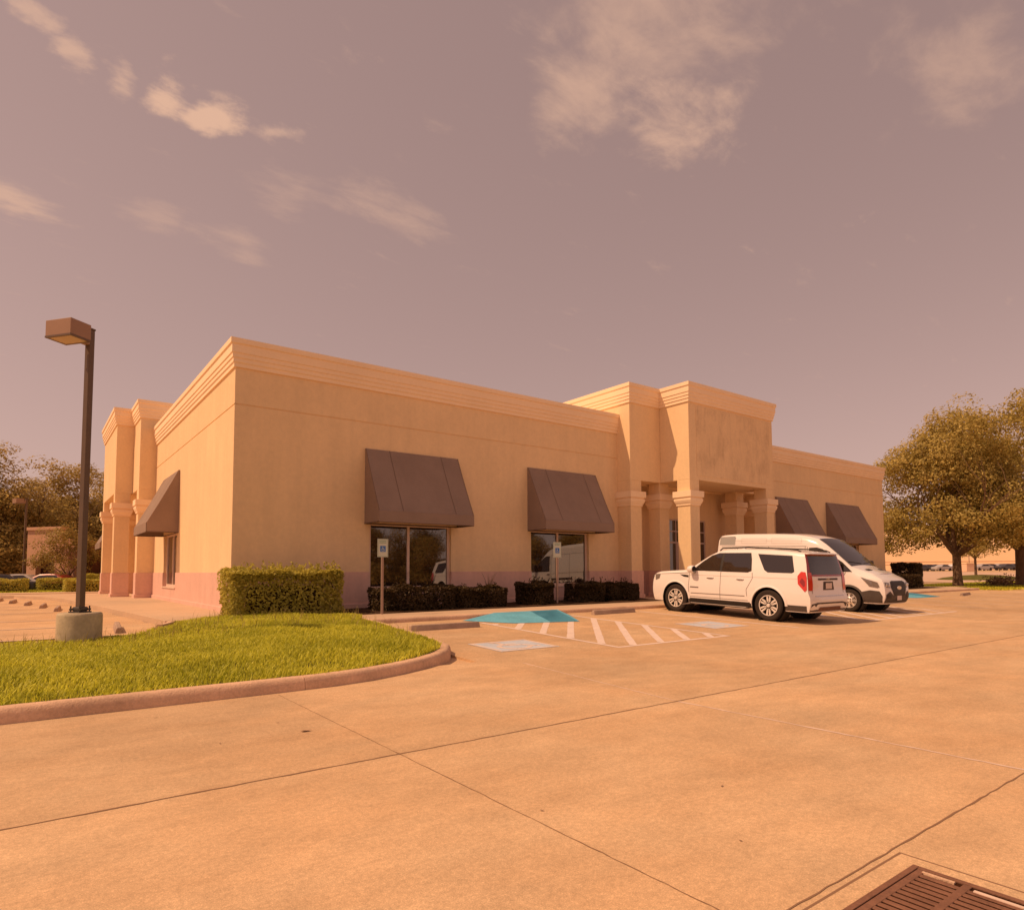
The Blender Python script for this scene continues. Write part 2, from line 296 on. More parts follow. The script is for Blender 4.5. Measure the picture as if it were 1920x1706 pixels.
# ------------------------------------------------------------------ helpers
def tag(o, label=None, cat=None, group=None, kind=None):
    if label: o['label'] = label
    if cat: o['category'] = cat
    if group: o['group'] = group
    if kind: o['kind'] = kind
    return o
def empty(name, loc=(0, 0, 0), rz=0.0, label=None, cat=None, group=None, kind=None):
    o = bpy.data.objects.new(name, None); COL.objects.link(o); o.location = loc; o.rotation_euler = (0, 0, rz); o.empty_display_size = 0.2
    return tag(o, label, cat, group, kind)
class MB:
    def __init__(s): s.v = []; s.f = []
    def add(s, vs, fs):
        k = len(s.v); s.v += [tuple(p) for p in vs]; s.f += [tuple(i + k for i in f) for f in fs]; return s
    def quad(s, a, b, c, d): return s.add((a, b, c, d), ((0, 1, 2, 3),))
    def box(s, x0, x1, y0, y1, z0, z1):
        return s.add([(x0, y0, z0), (x1, y0, z0), (x1, y1, z0), (x0, y1, z0), (x0, y0, z1), (x1, y0, z1), (x1, y1, z1), (x0, y1, z1)],
                     [(3, 2, 1, 0), (4, 5, 6, 7), (0, 1, 5, 4), (1, 2, 6, 5), (2, 3, 7, 6), (3, 0, 4, 7)])
    def prism(s, poly, fn, d0, d1):
        """poly: 2D outline (u,v); fn(u,v,d) -> point"""
        n = len(poly); vs = [fn(u, v, d0) for u, v in poly] + [fn(u, v, d1) for u, v in poly]
        fs = [tuple(range(n))[::-1], tuple(range(n, 2 * n))] + [(i, (i + 1) % n, n + (i + 1) % n, n + i) for i in range(n)]
        return s.add(vs, fs)
    def ring(s, pts_list, close_ends=True):
        """loft of equally long closed loops"""
        n = len(pts_list[0]); k = len(s.v)
        for r in pts_list: s.v += [tuple(p) for p in r]
        for i in range(len(pts_list) - 1):
            for j in range(n):
                s.f.append((k + i * n + j, k + i * n + (j + 1) % n, k + (i + 1) * n + (j + 1) % n, k + (i + 1) * n + j))
        if close_ends:
            s.f.append(tuple(k + j for j in range(n))[::-1]); e = k + (len(pts_list) - 1) * n; s.f.append(tuple(e + j for j in range(n)))
        return s
    def tube(s, pts, radii, n=8, close=True):
        pts = [Vector(p) for p in pts]; rs = []
        if isinstance(radii, (int, float)): radii = [radii] * len(pts)
        for i, p in enumerate(pts):
            t = (pts[min(i + 1, len(pts) - 1)] - pts[max(i - 1, 0)]).normalized()
            x = t.orthogonal() if i == 0 else (rs_x - t * rs_x.dot(t)); x.normalize(); rs_x = x; y = t.cross(x)
            rs.append([p + (x * math.cos(2 * math.pi * k / n) + y * math.sin(2 * math.pi * k / n)) * radii[i] for k in range(n)])
        return s.ring(rs, close)
    def lathe(s, prof, axis_pt, n=24, axis='z', caps=True):
        rs = []
        for r, h in prof:
            lp = []
            for k in range(n):
                c, q = math.cos(2 * math.pi * k / n) * r, math.sin(2 * math.pi * k / n) * r
                lp.append({'z': (axis_pt[0] + c, axis_pt[1] + q, axis_pt[2] + h), 'y': (axis_pt[0] + c, axis_pt[1] + h, axis_pt[2] - q), 'x': (axis_pt[0] + h, axis_pt[1] + c, axis_pt[2] + q)}[axis])
            rs.append(lp)
        return s.ring(rs, caps)
    def mesh(s, name, smooth=None):
        me = bpy.data.meshes.new(name); me.from_pydata(s.v, [], s.f); me.update()
        if smooth is not None: shade(me, smooth)
        return me
    def build(s, name, m, parent=None, smooth=None, bevel=0.0, **kw):
        me = s.mesh(name, smooth); return link(name, me, m, parent, bevel, **kw)
def shade(me, angle):
    bm = bmesh.new(); bm.from_mesh(me); bmesh.ops.recalc_face_normals(bm, faces=bm.faces)
    for f in bm.faces: f.smooth = True
    for e in bm.edges:
        e.smooth = not (len(e.link_faces) != 2 or e.calc_face_angle(0) > R(angle))
    bm.to_mesh(me); bm.free()
def link(name, me, m, parent=None, bevel=0.0, label=None, cat=None, group=None, kind=None, loc=None):
    o = bpy.data.objects.new(name, me); COL.objects.link(o)
    if m is not None and not me.materials: me.materials.append(MATS[m])
    if parent is not None: o.parent = parent
    if loc: o.location = loc
    if bevel:
        b = o.modifiers.new('bevel', 'BEVEL'); b.width = bevel; b.segments = 2; b.limit_method = 'ANGLE'; b.angle_limit = R(40); b.harden_normals = False
    return tag(o, label, cat, group, kind)
def copy_tree(o, parent=None):
    c = o.copy(); COL.objects.link(c); c.parent = parent
    for ch in o.children: copy_tree(ch, c)
    return c
def np_mesh(name, V, F, m):
    """V (n,3) float array, F (k,4) or (k,3) int array"""
    me = bpy.data.meshes.new(name); k = F.shape[1]
    me.vertices.add(len(V)); me.vertices.foreach_set('co', V.astype(np.float32).ravel())
    me.loops.add(F.size); me.loops.foreach_set('vertex_index', F.astype(np.int32).ravel())
    me.polygons.add(len(F)); me.polygons.foreach_set('loop_start', np.arange(0, F.size, k, dtype=np.int32))
    me.update(calc_edges=True); me.validate(); me.materials.append(MATS[m]); return me

def gz(y):
    """the paved lot rises gently towards the building"""
    return max(0.0, min(0.22, 0.037 * (y - 8.4)))
SW = 0.34            # pavement level beside the building
KT = 0.315           # top of the front kerb
KY = 13.85            # face of the front kerb

# ------------------------------------------------------------------ ground
def sheet(name, xs, ys, zf, m, **kw):
    b = MB(); nx = len(xs)
    b.v = [(x, y, zf(x, y)) for y in ys for x in xs]
    b.f = [(j * nx + i, j * nx + i + 1, (j + 1) * nx + i + 1, (j + 1) * nx + i) for j in range(len(ys) - 1) for i in range(nx - 1)]
    return b.build(name, m, **kw)
FAR_X = 66.0
def ground_z(x, y):
    z = gz(y) - 0.04
    if x > FAR_X: z += min(1.0, (x - FAR_X) / 130.0) * 1.0
    return z
ground = sheet('ground', [-1500, -300, -60, -20, 0, 20, 45, 60, FAR_X, 90, 130, 196, 400, 1500], [-1500, -300, -60, 0, 8.4, 11, 14.35, 20, 40, 80, 200, 500, 1500], ground_z, 'ground_concrete', kind='structure')
lot = empty('parking_lot', kind='structure')
xj = [-16.5, -13.4, -10.3, -7.15, -4.0, -0.85, 2.33, 5.62, 11.8, 18.0, 24.2, 30.4, 36.6, 42.8, 49.0, 55.0]
yj = [-7.6, -4.55, -1.5, 1.53, 4.58, 8.45, 11.3, 14.25]
for j in range(len(yj) - 1):
    for i in range(len(xj) - 1):
        x0, x1, y0, y1 = xj[i] + 0.0008, xj[i + 1] - 0.0008, yj[j] + 0.0008, yj[j + 1] - 0.0008
        if y0 > 8 and x1 < 5.7: continue                      # the grass island and the side lot lie here
        ny = 2 if y0 < 8.4 else 4
        b = MB(); ys = np.linspace(y0, y1, ny)
        # outline wanders a little, as a worn arris does
        top = [(x0, y, gz(y)) for y in ys] + [(x1, y, gz(y)) for y in ys[::-1]]
        n = len(top); bot = [(p[0], p[1], p[2] - 0.05) for p in top]
        b.add(top + bot, [tuple(range(n))[::-1]] + [(k, (k + 1) % n, n + (k + 1) % n, n + k) for k in range(n)])
        b.build('concrete_slab', 'concrete', lot, bevel=0.0012)
def joint_line(p0, p1, w, m, name, amp=0.004, step=0.12, seed=0, dz=0.0025):
    """an irregular filled joint lying in or on the slabs"""
    p0, p1 = Vector((*p0, 0)), Vector((*p1, 0)); d = (p1 - p0); n = int(d.length / step); t = d.normalized(); q = Vector((-t.y, t.x, 0)); b = MB(); prev = None
    rr = random.Random(seed)
    for i in range(n + 1):
        c = p0 + d * (i / n); o = rr.uniform(-amp, amp); hw = w * rr.uniform(0.55, 1.2) / 2
        a1, a2 = c + q * (o - hw), c + q * (o + hw); a1.z = gz(a1.y) + dz; a2.z = gz(a2.y) + dz
        if prev: b.quad(prev[0], a1, a2, prev[1])
        prev = (a1, a2)
    return b.build(name, m, lot)
joint_line((-16, 4.58), (50, 4.58), 0.020, 'joint', 'joint_filler', 0.006, 0.10, 1)
joint_line((-16, 1.53), (40, 1.53), 0.011, 'joint', 'joint_filler', 0.004, 0.08, 2)
joint_line((2.33, -5), (2.33, 7.6), 0.006, 'joint', 'joint_filler', 0.004, 0.08, 3)
joint_line((5.62, 4.6), (6.1, 7.9), 0.020, 'sealant', 'joint_filler', 0.006, 0.08, 4)
joint_line((5.62, 1.55), (5.62, 4.56), 0.030, 'sealant', 'joint_filler', 0.006, 0.08, 5)
joint_line((5.62, -5), (5.62, 1.5), 0.030, 'sealant', 'joint_filler', 0.006, 0.08, 6)
# leaves and chips lying on the drive
for k, (x, y, s) in enumerate(((2.0, 5.72, 0.05), (1.3, 5.75, 0.016), (1.9, 6.2, 0.016), (0.67, 2.9, 0.026), (2.45, 3.0, 0.015), (3.65, 2.62, 0.016), (3.0, 2.05, 0.012))):
    b = MB(); ca, sa = math.cos(k * 1.3), math.sin(k * 1.3); pts = []
    for u, v, w in ((-1, 0, .1), (-.5, .38, .25), (.2, .42, .1), (1, .05, .3), (.3, -.36, .15), (-.5, -.30, .3), (0, 0, .0)): pts.append((x + s * (u * ca - v * sa), y + s * (u * sa + v * ca), gz(y) + .004 + s * w * .6))
    b.add(pts, [(i, (i + 1) % 6, 6) for i in range(6)])
    b.build('fallen_leaf', 'dead_wood', label=('larger dark fallen leaf on the concrete drive near the grass kerb', 'tiny dry leaf left of the larger fallen leaf', 'tiny dry leaf behind the larger fallen leaf', 'dark curled leaf on the concrete at the lower left', 'small leaf chip right of the crossing of two joints', 'small leaf chip on the concrete in front of the accessible bay', 'small leaf chip on the concrete left of the storm drain')[k], cat='leaf', group='leaves fallen on the drive')

# ------------------------------------------------------------------ painted markings (children of the lot)
def strip(p0, p1, w, m, name, dz=0.004, ragged=0.006):
    p0, p1 = Vector((*p0, 0)), Vector((*p1, 0)); d = p1 - p0; t = d.normalized(); q = Vector((-t.y, t.x, 0)); n = max(2, int(d.length / 0.25)); b = MB(); prev = None
    for i in range(n + 1):
        c = p0 + d * (i / n); a1 = c - q * (w / 2 + random.uniform(-ragged, ragged)); a2 = c + q * (w / 2 + random.uniform(-ragged, ragged))
        a1.z = gz(a1.y) + dz; a2.z = gz(a2.y) + dz
        if prev: b.quad(prev[0], a1, a2, prev[1])
        prev = (a1, a2)
    return b.build(name, m, lot)
LW = 0.105
strip((8.70, 8.45), (8.73, 12.95), LW, 'paint_white', 'stall_line'); strip((12.02, 8.45), (11.95, 13.3), LW, 'paint_white', 'stall_line')
strip((8.65, 8.40), (12.07, 8.40), LW, 'paint_white', 'stall_line')
def hatch(x0, x1, ya, yb, pitch, slope, w, off=0.0):
    """diagonal bars between two stall lines, clipped to the bay"""
    k = ya - slope * (x1 - x0) + off
    while k < yb:
        pts = []
        xa, xb = x0, x1; fa, fb = k, k + slope * (x1 - x0)
        if fa < ya: xa = x0 + (ya - k) / slope
        if fb > yb: xb = x0 + (yb - k) / slope
        if xb - xa > 0.15: strip((xa, k + slope * (xa - x0)), (xb, k + slope * (xb - x0)), w, 'paint_white', 'hatch_stripe', 0.0032)
        k += pitch
hatch(8.76, 11.96, 8.46, 12.6, 0.88, 1.11, 0.15, 0.47)
strip((15.02, 8.5), (14.68, 13.3), LW, 'paint_white', 'stall_line')
strip((18.65, 8.5), (18.6, 13.3), LW, 'paint_white', 'stall_line'); strip((18.6, 8.45), (24.7, 8.45), LW, 'paint_white', 'stall_line')
strip((24.72, 8.45), (24.6, 13.3), LW, 'paint_white', 'stall_line'); strip((21.6, 8.5), (21.6, 13.3), LW, 'paint_white', 'stall_line')
hatch(18.7, 21.55, 8.5, 13.0, 0.90, 1.15, 0.14)
hatch(21.65, 24.66, 8.5, 11.2, 1.0, 1.15, 0.13)
for k in range(5): strip((27.6 + 2.75 * k, 8.45), (27.5 + 2.75 * k, 12.9), LW, 'paint_worn', 'stall_line')

def symbol(cx, cy, w, h, name, rot=0.0):
    """square of faded paint with the wheelchair figure in white"""
    def P(u, v, dz): 
        x, y = cx + u * w / 2, cy + v * h / 2; return (x, y, gz(y) + dz)
    b = MB(); n = 6; us = np.linspace(-1, 1, n)
    for i in range(n - 1):
        for j in range(n - 1): b.quad(P(us[i], us[j], .004), P(us[i + 1], us[j], .004), P(us[i + 1], us[j + 1], .004), P(us[i], us[j + 1], .004))
    sq = b.build(name, 'paint_pale_blue', lot)
    f = MB()
    def line(pts, t):
        for (u0, v0), (u1, v1) in zip(pts[:-1], pts[1:]):
            d = Vector((u1 - u0, v1 - v0)); q = Vector((-d.y, d.x)).normalized() * t
            f.quad(P(u0 - q.x, v0 - q.y, .0065), P(u1 - q.x, v1 - q.y, .0065), P(u1 + q.x, v1 + q.y, .0065), P(u0 + q.x, v0 + q.y, .0065))
    line([(-.92, -.92), (.92, -.92), (.92, .92), (-.92, .92), (-.92, -.92)], .055)
    line([(-.22, .55), (-.18, .02), (.28, .0), (.50, -.48), (.66, -.42)], .085); line([(-.18, .26), (.22, .26)], .07)
    line([(.34 * math.cos(t) * 1.35 - .12, .46 * math.sin(t) - .26) for t in np.linspace(1.9, 5.9, 14)], .075)
    line([(-.24 + .1 * math.cos(t), .70 + .1 * math.sin(t)) for t in np.linspace(0, 6.3, 10)], .09)
    f.build('wheelchair_figure', 'paint_white', sq)
symbol(7.17, 9.57, 1.32, 1.08, 'accessible_symbol'); symbol(13.58, 9.94, 1.36, 1.2, 'accessible_symbol')

# ------------------------------------------------------------------ storm drain in the drive
def storm_drain():
    x1, y1 = 3.40, 1.39; x0, y0 = 2.30, 0.45; z = 0.004
    root = empty('storm_drain', (x1, y1, 0), label='rusty iron storm drain grate set into the concrete drive', cat='drain')
    L_ = lambda b, n, m, **k: b.build(n, m, root, **k)
    def loc(b): b.v = [(p[0] - x1, p[1] - y1, p[2]) for p in b.v]; return b
    ap = MB()      # concrete collar round the frame
    for (a0, a1, b0, b1) in ((x0 - .1, x1 + .09, y1, y1 + .09), (x1, x1 + .09, y0, y1), (x0 - .1, x0, y0, y1)): ap.box(a0, a1, b0, b1, 0.0005, 0.004)
    L_(loc(ap), 'collar', 'concrete')
    jl = MB(); jl.box(x0 - .1, x1 + .10, y1 + .09, y1 + .102, 0, .0048); jl.box(x1 + .09, x1 + .102, y0, y1 + .09, 0, .0046); L_(loc(jl), 'collar_joint', 'joint')
    fr = MB()
    for (a0, a1, b0, b1) in ((x0, x1, y1 - .028, y1), (x1 - .028, x1, y0, y1 - .028), (x0, x0 + .03, y0, y1 - .028), (x0 + .03, x1 - .028, y0, y0 + .03)): fr.box(a0, a1, b0, b1, 0.0, z + 0.006)
    L_(loc(fr), 'frame', 'rust', bevel=0.003)
    pt = MB(); pt.box(x0 + .02, x1 - .02, y0 + .02, y1 - .02, 0.0004, .0015); L_(loc(pt), 'pit_shade', 'pit_shade')  # thin dark sheet painting the shade of the hollow under the grate
    pitch = 0.046; k = 0; x = x1 - 0.075
    while x > x0 + 0.05:
        b = MB(); b.box(x - .030, x, y0 + .03, y1 - .055, 0.0016, z + .004); L_(loc(b), 'bar', 'rust', bevel=0.004); x -= pitch
    for yy in (y1 - .055, 1.15, 0.85, 0.55):
        b = MB(); b.box(x0 + .03, x1 - .035, yy - .012, yy + .022, 0.0016, z + .0055); L_(loc(b), 'cross_rib', 'rust', bevel=0.003)
    b = MB(); b.box(x1 - .062, x1 - .045, 1.20, y1 - .06, .002, z + .007); L_(loc(b), 'frame_edge', 'kerb'); b = MB(); b.box(x1 - .085, x1 - .066, 0.75, 1.12, .002, z + .008); L_(loc(b), 'frame_edge', 'sealant')
storm_drain()

# ------------------------------------------------------------------ kerbs
def kerb_run(name, pts, z_of, h, w, m, seg=3.0, label_kind='structure', side=1):
    """kerb of rounded section swept along a polyline of its outer foot; split into cast lengths"""
    root = empty(name, kind='structure')
    P = [Vector((x, y, 0)) for x, y in pts]
    fine = [P[0]]
    for a, c in zip(P[:-1], P[1:]):
        n = max(1, int((c - a).length / 0.3)); fine += [a + (c - a) * (i / n) for i in range(1, n + 1)]
    cum = [0]
    for a, c in zip(fine[:-1], fine[1:]): cum.append(cum[-1] + (c - a).length)
    prof = [(0.0, -0.06), (0.0, 0.02), (0.012, h * .62), (0.03, h * .86), (0.055, h * .98), (w * .55, h), (w, h * 0.985), (w, -0.06)]
    rings = []
    for i, p in enumerate(fine):
        t = (fine[min(i + 1, len(fine) - 1)] - fine[max(i - 1, 0)]).normalized(); q = Vector((-t.y, t.x, 0)) * side
        rings.append([(p.x + q.x * u, p.y + q.y * u, z_of(p.x, p.y) + v) for u, v in prof])
    start = 0
    while start < len(rings) - 1:
        e = start + 1
        while e < len(rings) - 1 and cum[e] - cum[start] < seg: e += 1
        rr = [list(r) for r in rings[start:e + 1]]
        if len(rr) > 1:
            d = Vector(rr[1][0]) - Vector(rr[0][0]); d = d.normalized() * 0.006; rr[0] = [tuple(Vector(p) + d) for p in rr[0]]
            b = MB(); b.ring(rr); b.build('kerb_length', m, root, smooth=35)
        start = e
    return root
zg = lambda x, y: gz(y)
tip = [(3.0, 7.72), (3.55, 7.82), (4.1, 8.03), (4.6, 8.28), (5.05, 8.58), (5.42, 8.92), (5.70, 9.35), (5.85, 9.9), (5.97, 10.8), (6.12, 12.2), (6.25, KY)]
kerb_run('island_kerb', [(-26, 7.70), (-12, 7.70), (-0.7, 7.70), (2.35, 7.70)] + tip, zg, 0.155, 0.17, 'kerb', 3.05, side=1)
kerb_run('side_lot_kerb', [(2.1, 15.1), (2.42, 15.8), (2.45, 16.6), (2.1, 21), (1.8, 25), (1.2, 32.9), (0.6, 36), (-0.6, 39), (-3, 41), (-8, 42), (-30, 42.5)], lambda x, y: 0.2, 0.14, 0.16, 'kerb', 3.0, side=-1)
kerb_run('front_kerb', [(6.25, KY), (44.2, KY)], zg, KT - gz(KY), 0.16, 'kerb', 3.0)

# ------------------------------------------------------------------ pavements round the building
def poly_sheet(name, pts, z, m, **kw):
    b = MB(); b.add([(x, y, z(x, y) if callable(z) else z) for x, y in pts], [tuple(range(len(pts)))]); me = b.mesh(name)
    return link(name, me, m, **kw)
walk = empty('front_pavement', kind='structure')
x = 6.4; k = 0
while x < 44:
    x2 = min(x + 1.9, 44.2)
    b = MB(); y0 = KY + 0.165; top = [(x + .005, y0, KT - .002), (x2 - .005, y0, KT - .002), (x2 - .005, 15.10, SW), (x + .005, 15.10, SW)]
    b.add(top + [(v[0], v[1], .1) for v in top], [(0, 1, 2, 3), (0, 4, 5, 1), (1, 5, 6, 2), (2, 6, 7, 3), (3, 7, 4, 0)])
    b.build('pavement_slab', 'sidewalk', walk, bevel=0.006); x = x2
b = MB(); b.box(18.7, 28.3, 15.11, 18.45, 0.1, SW - 0.004); b.build('entry_slab', 'sidewalk', walk)
b = MB(); b.box(42.9, 46.0, 15.11, 54, 0.1, SW - 0.004); b.build('entry_slab', 'sidewalk', walk)
for i, (x0, x1) in enumerate(((5.2, 18.69), (28.31, 42.9))):
    b = MB(); nx = 40; ny = 8; xs = np.linspace(x0, x1, nx); ys = np.linspace(15.11, 18.05, ny)
    b.v = [(x, y, SW - 0.02 + 0.05 * mnoise.noise(Vector((x * 2, y * 2, 0))) + 0.02) for y in ys for x in xs]
    b.f = [(j * nx + i2, j * nx + i2 + 1, (j + 1) * nx + i2 + 1, (j + 1) * nx + i2) for j in range(ny - 1) for i2 in range(nx - 1)]
    b.build('planting_bed', 'mulch', walk, smooth=60)
# strip along the left side
side_walk = empty('side_pavement', kind='structure')
edge = [(2.29, 16.4), (1.94, 21), (1.64, 25), (1.04, 32.9), (0.44, 36), (-0.7, 38.9), (-3, 40.85)]
for (p, q) in zip([(2.27, 16.0)] + edge[:-1], edge):
    n = max(1, round((q[1] - p[1]) / 2.2))
    for i in range(n):
        a0 = p[0] + (q[0] - p[0]) * i / n; a1 = p[0] + (q[0] - p[0]) * (i + 1) / n; b0 = p[1] + (q[1] - p[1]) * i / n + .005; b1 = p[1] + (q[1] - p[1]) * (i + 1) / n - .005
        top = [(a0 + .15, b0, SW), (4.2, b0, SW), (4.2, b1, SW), (a1 + .15, b1, SW)]
        b = MB(); b.add(top + [(v[0], v[1], .1) for v in top], [(0, 1, 2, 3), (0, 4, 5, 1), (1, 5, 6, 2), (2, 6, 7, 3), (3, 7, 4, 0)]); b.build('pavement_slab', 'sidewalk', side_walk, bevel=0.006)
b = MB(); b.box(-30, 4.0, 42.6, 45.3, 0.1, SW - 0.01); b.build('far_pavement', 'sidewalk', side_walk)
# blue kerb ramp
def ramp(label_mat, pts, top_y, name, x_top0, x_top1, foot):
    b = MB(); f0, f1, f2, f3 = foot
    t0 = (x_top0, top_y, KT + .003); t1 = (x_top1, top_y, KT + .003)
    g = lambda p: (p[0], p[1], gz(p[1]) + .008)
    b.add([g(f0), g(f1), g(f2), g(f3), t1, t0, (x_top0, top_y + .05, KT + .003), (x_top1, top_y + .05, KT + .003)], [(0, 1, 5), (1, 2, 4, 5), (2, 3, 4), (5, 4, 7, 6)])
    o = b.build(name, 'paint_blue', lot)
    rib = MB(); n = 16                        # raised ribs across the ramp
    for i in range(n):
        t = (i + .5) / n
        A = Vector(g(f1)).lerp(Vector(t0), t); B = Vector(g(f2)).lerp(Vector(t1), t); A2 = A.lerp(B, 0.55); B2 = A.lerp(B, .97)
        d = (Vector(t0) - Vector(g(f1))).normalized() * .022; up = Vector((0, 0, .012))
        r = MB(); r.quad(A2 - d + up * .3, B2 - d + up * .3, B2 + up, A2 + up); r.quad(A2 + up, B2 + up, B2 + d + up * .3, A2 + d + up * .3); r.build('grip_rib', 'paint_blue_dark', o)
    return o
ramp(None, None, KY + .02, 'kerb_ramp', 9.75, 11.95, ((8.55, 13.5), (9.35, 12.45), (11.1, 12.05), (12.0, 13.45)))
ramp(None, None, KY + .02, 'kerb_ramp', 31.6, 34.0, ((30.0, 13.6), (31.4, 12.2), (33.9, 12.2), (35.2, 13.5)))

# wheel stops
def wheel_stop_mesh():
    L_, w, h = 1.72, 0.155, 0.125; prof = [(-w / 2, 0), (w / 2, 0), (w / 2 - .012, h * .45), (w * .30, h * .9), (w * .2, h), (-w * .2, h), (-w * .30, h * .9), (-w / 2 + .012, h * .45)]
    rings = []
    for s, k in ((-L_ / 2, .86), (-L_ / 2 + .03, 1), (L_ / 2 - .03, 1), (L_ / 2, .86)):
        rings.append([(s, u * k, v * (k if v > 0 else 1)) for u, v in prof])
    b = MB(); b.ring(rings); return b.mesh('wheel_stop', 30)
WSM = wheel_stop_mesh(); WSM.materials.append(MATS['stop_concrete'])
def wheel_stop(x, y, rz, z, label, group=None):
    o = link('wheel_stop', WSM, None, label=label, cat='wheel stop', group=group); o.location = (x, y, z); o.rotation_euler = (0, 0, rz); return o
wheel_stop(7.35, 12.3, R(-1), gz(12.3), 'concrete wheel stop between the grass island and the blue ramp')
wheel_stop(13.5, 13.2, R(2), gz(13.2), 'concrete wheel stop at the head of the accessible bay beside the white SUV')
wheel_stop(16.95, 13.25, R(-2), gz(13.25), 'concrete wheel stop under the nose of the white SUV')
wheel_stop(22.7, 13.3, 0, gz(13.3), 'concrete wheel stop under the tail of the white van')
wheel_stop(36.6, 12.1, R(8), gz(12.1), 'dark wheel stop lying near the far kerb right of the van')
side_stops = [(1.78, 15.9, 'end-on concrete wheel stop right of the lamp post base, nearest the grass'), (1.5, 18.8, 'end-on concrete wheel stop just behind the lamp post base'), (1.28, 21.6, 'concrete wheel stop hidden mostly behind the lamp post'), (1.02, 25.6, 'concrete wheel stop just left of the lamp post in the side lot'), (0.68, 28.2, 'second wheel stop left of the lamp post in the side lot'), (0.25, 30.8, 'third wheel stop left of the lamp post in the side lot'), (-0.24, 33.2, 'fourth wheel stop left of the lamp post in the side lot'), (-0.75, 35.6, 'leftmost and farthest wheel stop in the side lot')]
for x, y, lb in side_stops: wheel_stop(x - .25, y, R(86), 0.2, lb, 'wheel stops of the side lot')
for i, (x, y, lb) in enumerate(side_stops):
    b = MB(); y0 = y - 1.35; b.quad((x - 5.6, y0 - .05, .169 + .04), (x - .4, y0 - .05, .169 + .04), (x - .4, y0 + .05, .169 + .04), (x - 5.6, y0 + .05, .169 + .04)); b.build('stall_line', 'paint_worn', lot)
# concrete slabs of the side lot
for i in range(8):
    b = MB(); y0 = 14.55 + i * 3.1
    b.box(-12, -3.1, y0, y0 + 3.09, 0.12, 0.2); b.build('concrete_slab', 'concrete', lot)
    b = MB(); xr = [2.40, 2.30, 2.0, 1.75, 1.5, 1.3, 1.1, .6][i]; b.box(-3.09, xr - .02, y0, y0 + 3.09, 0.12, 0.2); b.build('concrete_slab', 'concrete', lot)

# ------------------------------------------------------------------ the building
BX0, BX1, BY0, BY1 = 4.25, 42.05, 18.06, 54.0
WT, GR, CB, CT = 1.40, 5.90, 6.90, 7.66     # wainscot top, groove, cornice bottom and top
bld = empty('commercial_building', (BX0, BY0, SW), label='long single-storey tan stucco commercial building with stepped cornice and dark awnings', cat='building')
OFF = Vector((BX0, BY0, SW))
def bpart(b, name, m, parent=None, **k):
    b.v = [(p[0] - OFF.x, p[1] - OFF.y, p[2] - OFF.z) for p in b.v]; return b.build(name, m, parent or bld, **k)
def panel(face, plane, u0, u1, z0, z1, holes=(), t=0.05, reveal=0.22, lo=True):
    """wall panel with openings. face: 'F' looks -Y, 'L' looks -X"""
    us = sorted({u0, u1, *[h[0] for h in holes], *[h[1] for h in holes]}); zs = sorted({z0, z1, *[h[2] for h in holes], *[h[3] for h in holes]})
    us = [u for u in us if u0 <= u <= u1]; zs = [z for z in zs if z0 <= z <= z1]
    P = (lambda u, z, d: (u, plane + d, z)) if face == 'F' else (lambda u, z, d: (plane + d, u, z))
    b = MB()
    for i in range(len(us) - 1):
        for j in range(len(zs) - 1):
            cu_, cz = (us[i] + us[i + 1]) / 2, (zs[j] + zs[j + 1]) / 2
            if any(h[0] < cu_ < h[1] and h[2] < cz < h[3] for h in holes): continue
            b.quad(P(us[i], zs[j], 0), P(us[i + 1], zs[j], 0), P(us[i + 1], zs[j + 1], 0), P(us[i], zs[j + 1], 0))
    for h in holes:
        a, c, e, f = max(h[0], u0), min(h[1], u1), max(h[2], z0), min(h[3], z1)
        if f <= e: continue
        for (p, q) in (((a, e), (a, f)), ((c, f), (c, e))): b.quad(P(*p, 0), P(*q, 0), P(*q, reveal), P(*p, reveal))
        if h[3] <= z1: b.quad(P(a, f, 0), P(c, f, 0), P(c, f, reveal), P(a, f, reveal))
        if h[2] >= z0: b.quad(P(a, e, 0), P(c, e, 0), P(c, e, reveal), P(a, e, reveal))
    for (p, q) in (((u0, z0), (u1, z0)), ((u1, z0), (u1, z1)), ((u1, z1), (u0, z1)), ((u0, z1), (u0, z0))):
        if not lo and p[0] == u0 and q[0] == u0: continue
        b.quad(P(*p, 0), P(*q, 0), P(*q, t), P(*p, t))
    return b
FRONT_WIN = [(8.15, 11.0), (14.33, 17.15), (30.35, 33.2), (35.9, 38.75)]
LEFT_WIN = [(26.0, 28.75), (44.5, 47.3)]
WZ0, WZ1 = 0.87, 2.88
fh = [(a, c, WZ0, WZ1) for a, c in FRONT_WIN]; lh = [(a, c, WZ0, WZ1) for a, c in LEFT_WIN]
PAV = (18.77, 28.17)            # front pavilion
LPAV = (31.40, 40.80)           # side pavilion
for (u0, u1) in ((BX0, PAV[0]), (PAV[1], BX1)):
    hh = [h for h in fh if u0 < h[0] < u1]
    bpart(panel('F', BY0, u0, u1, WT, GR - .018, hh, lo=u0 not in (BX0, BY0)), 'wall', 'stucco'); bpart(panel('F', BY0, u0, u1, GR + .018, CB + .1, lo=u0 not in (BX0, BY0)), 'upper_wall', 'stucco')
    bpart(panel('F', BY0 - .028, u0 - (.028 if u0 == BX0 else 0), u1, SW - .1, WT, hh, reveal=.25, lo=u0 not in (BX0, BY0)), 'wainscot', 'stucco_base')
    bpart(panel('F', BY0 + .02, u0, u1, GR - .05, GR + .05, lo=u0 not in (BX0, BY0)), 'reveal_groove', 'stucco')
    bpart(MB().box(u0 - (.07 if u0 == BX0 else 0), u1, BY0 - .07, BY0 - .01, SW - .1, SW + .13), 'plinth', 'stucco_base', bevel=.015)
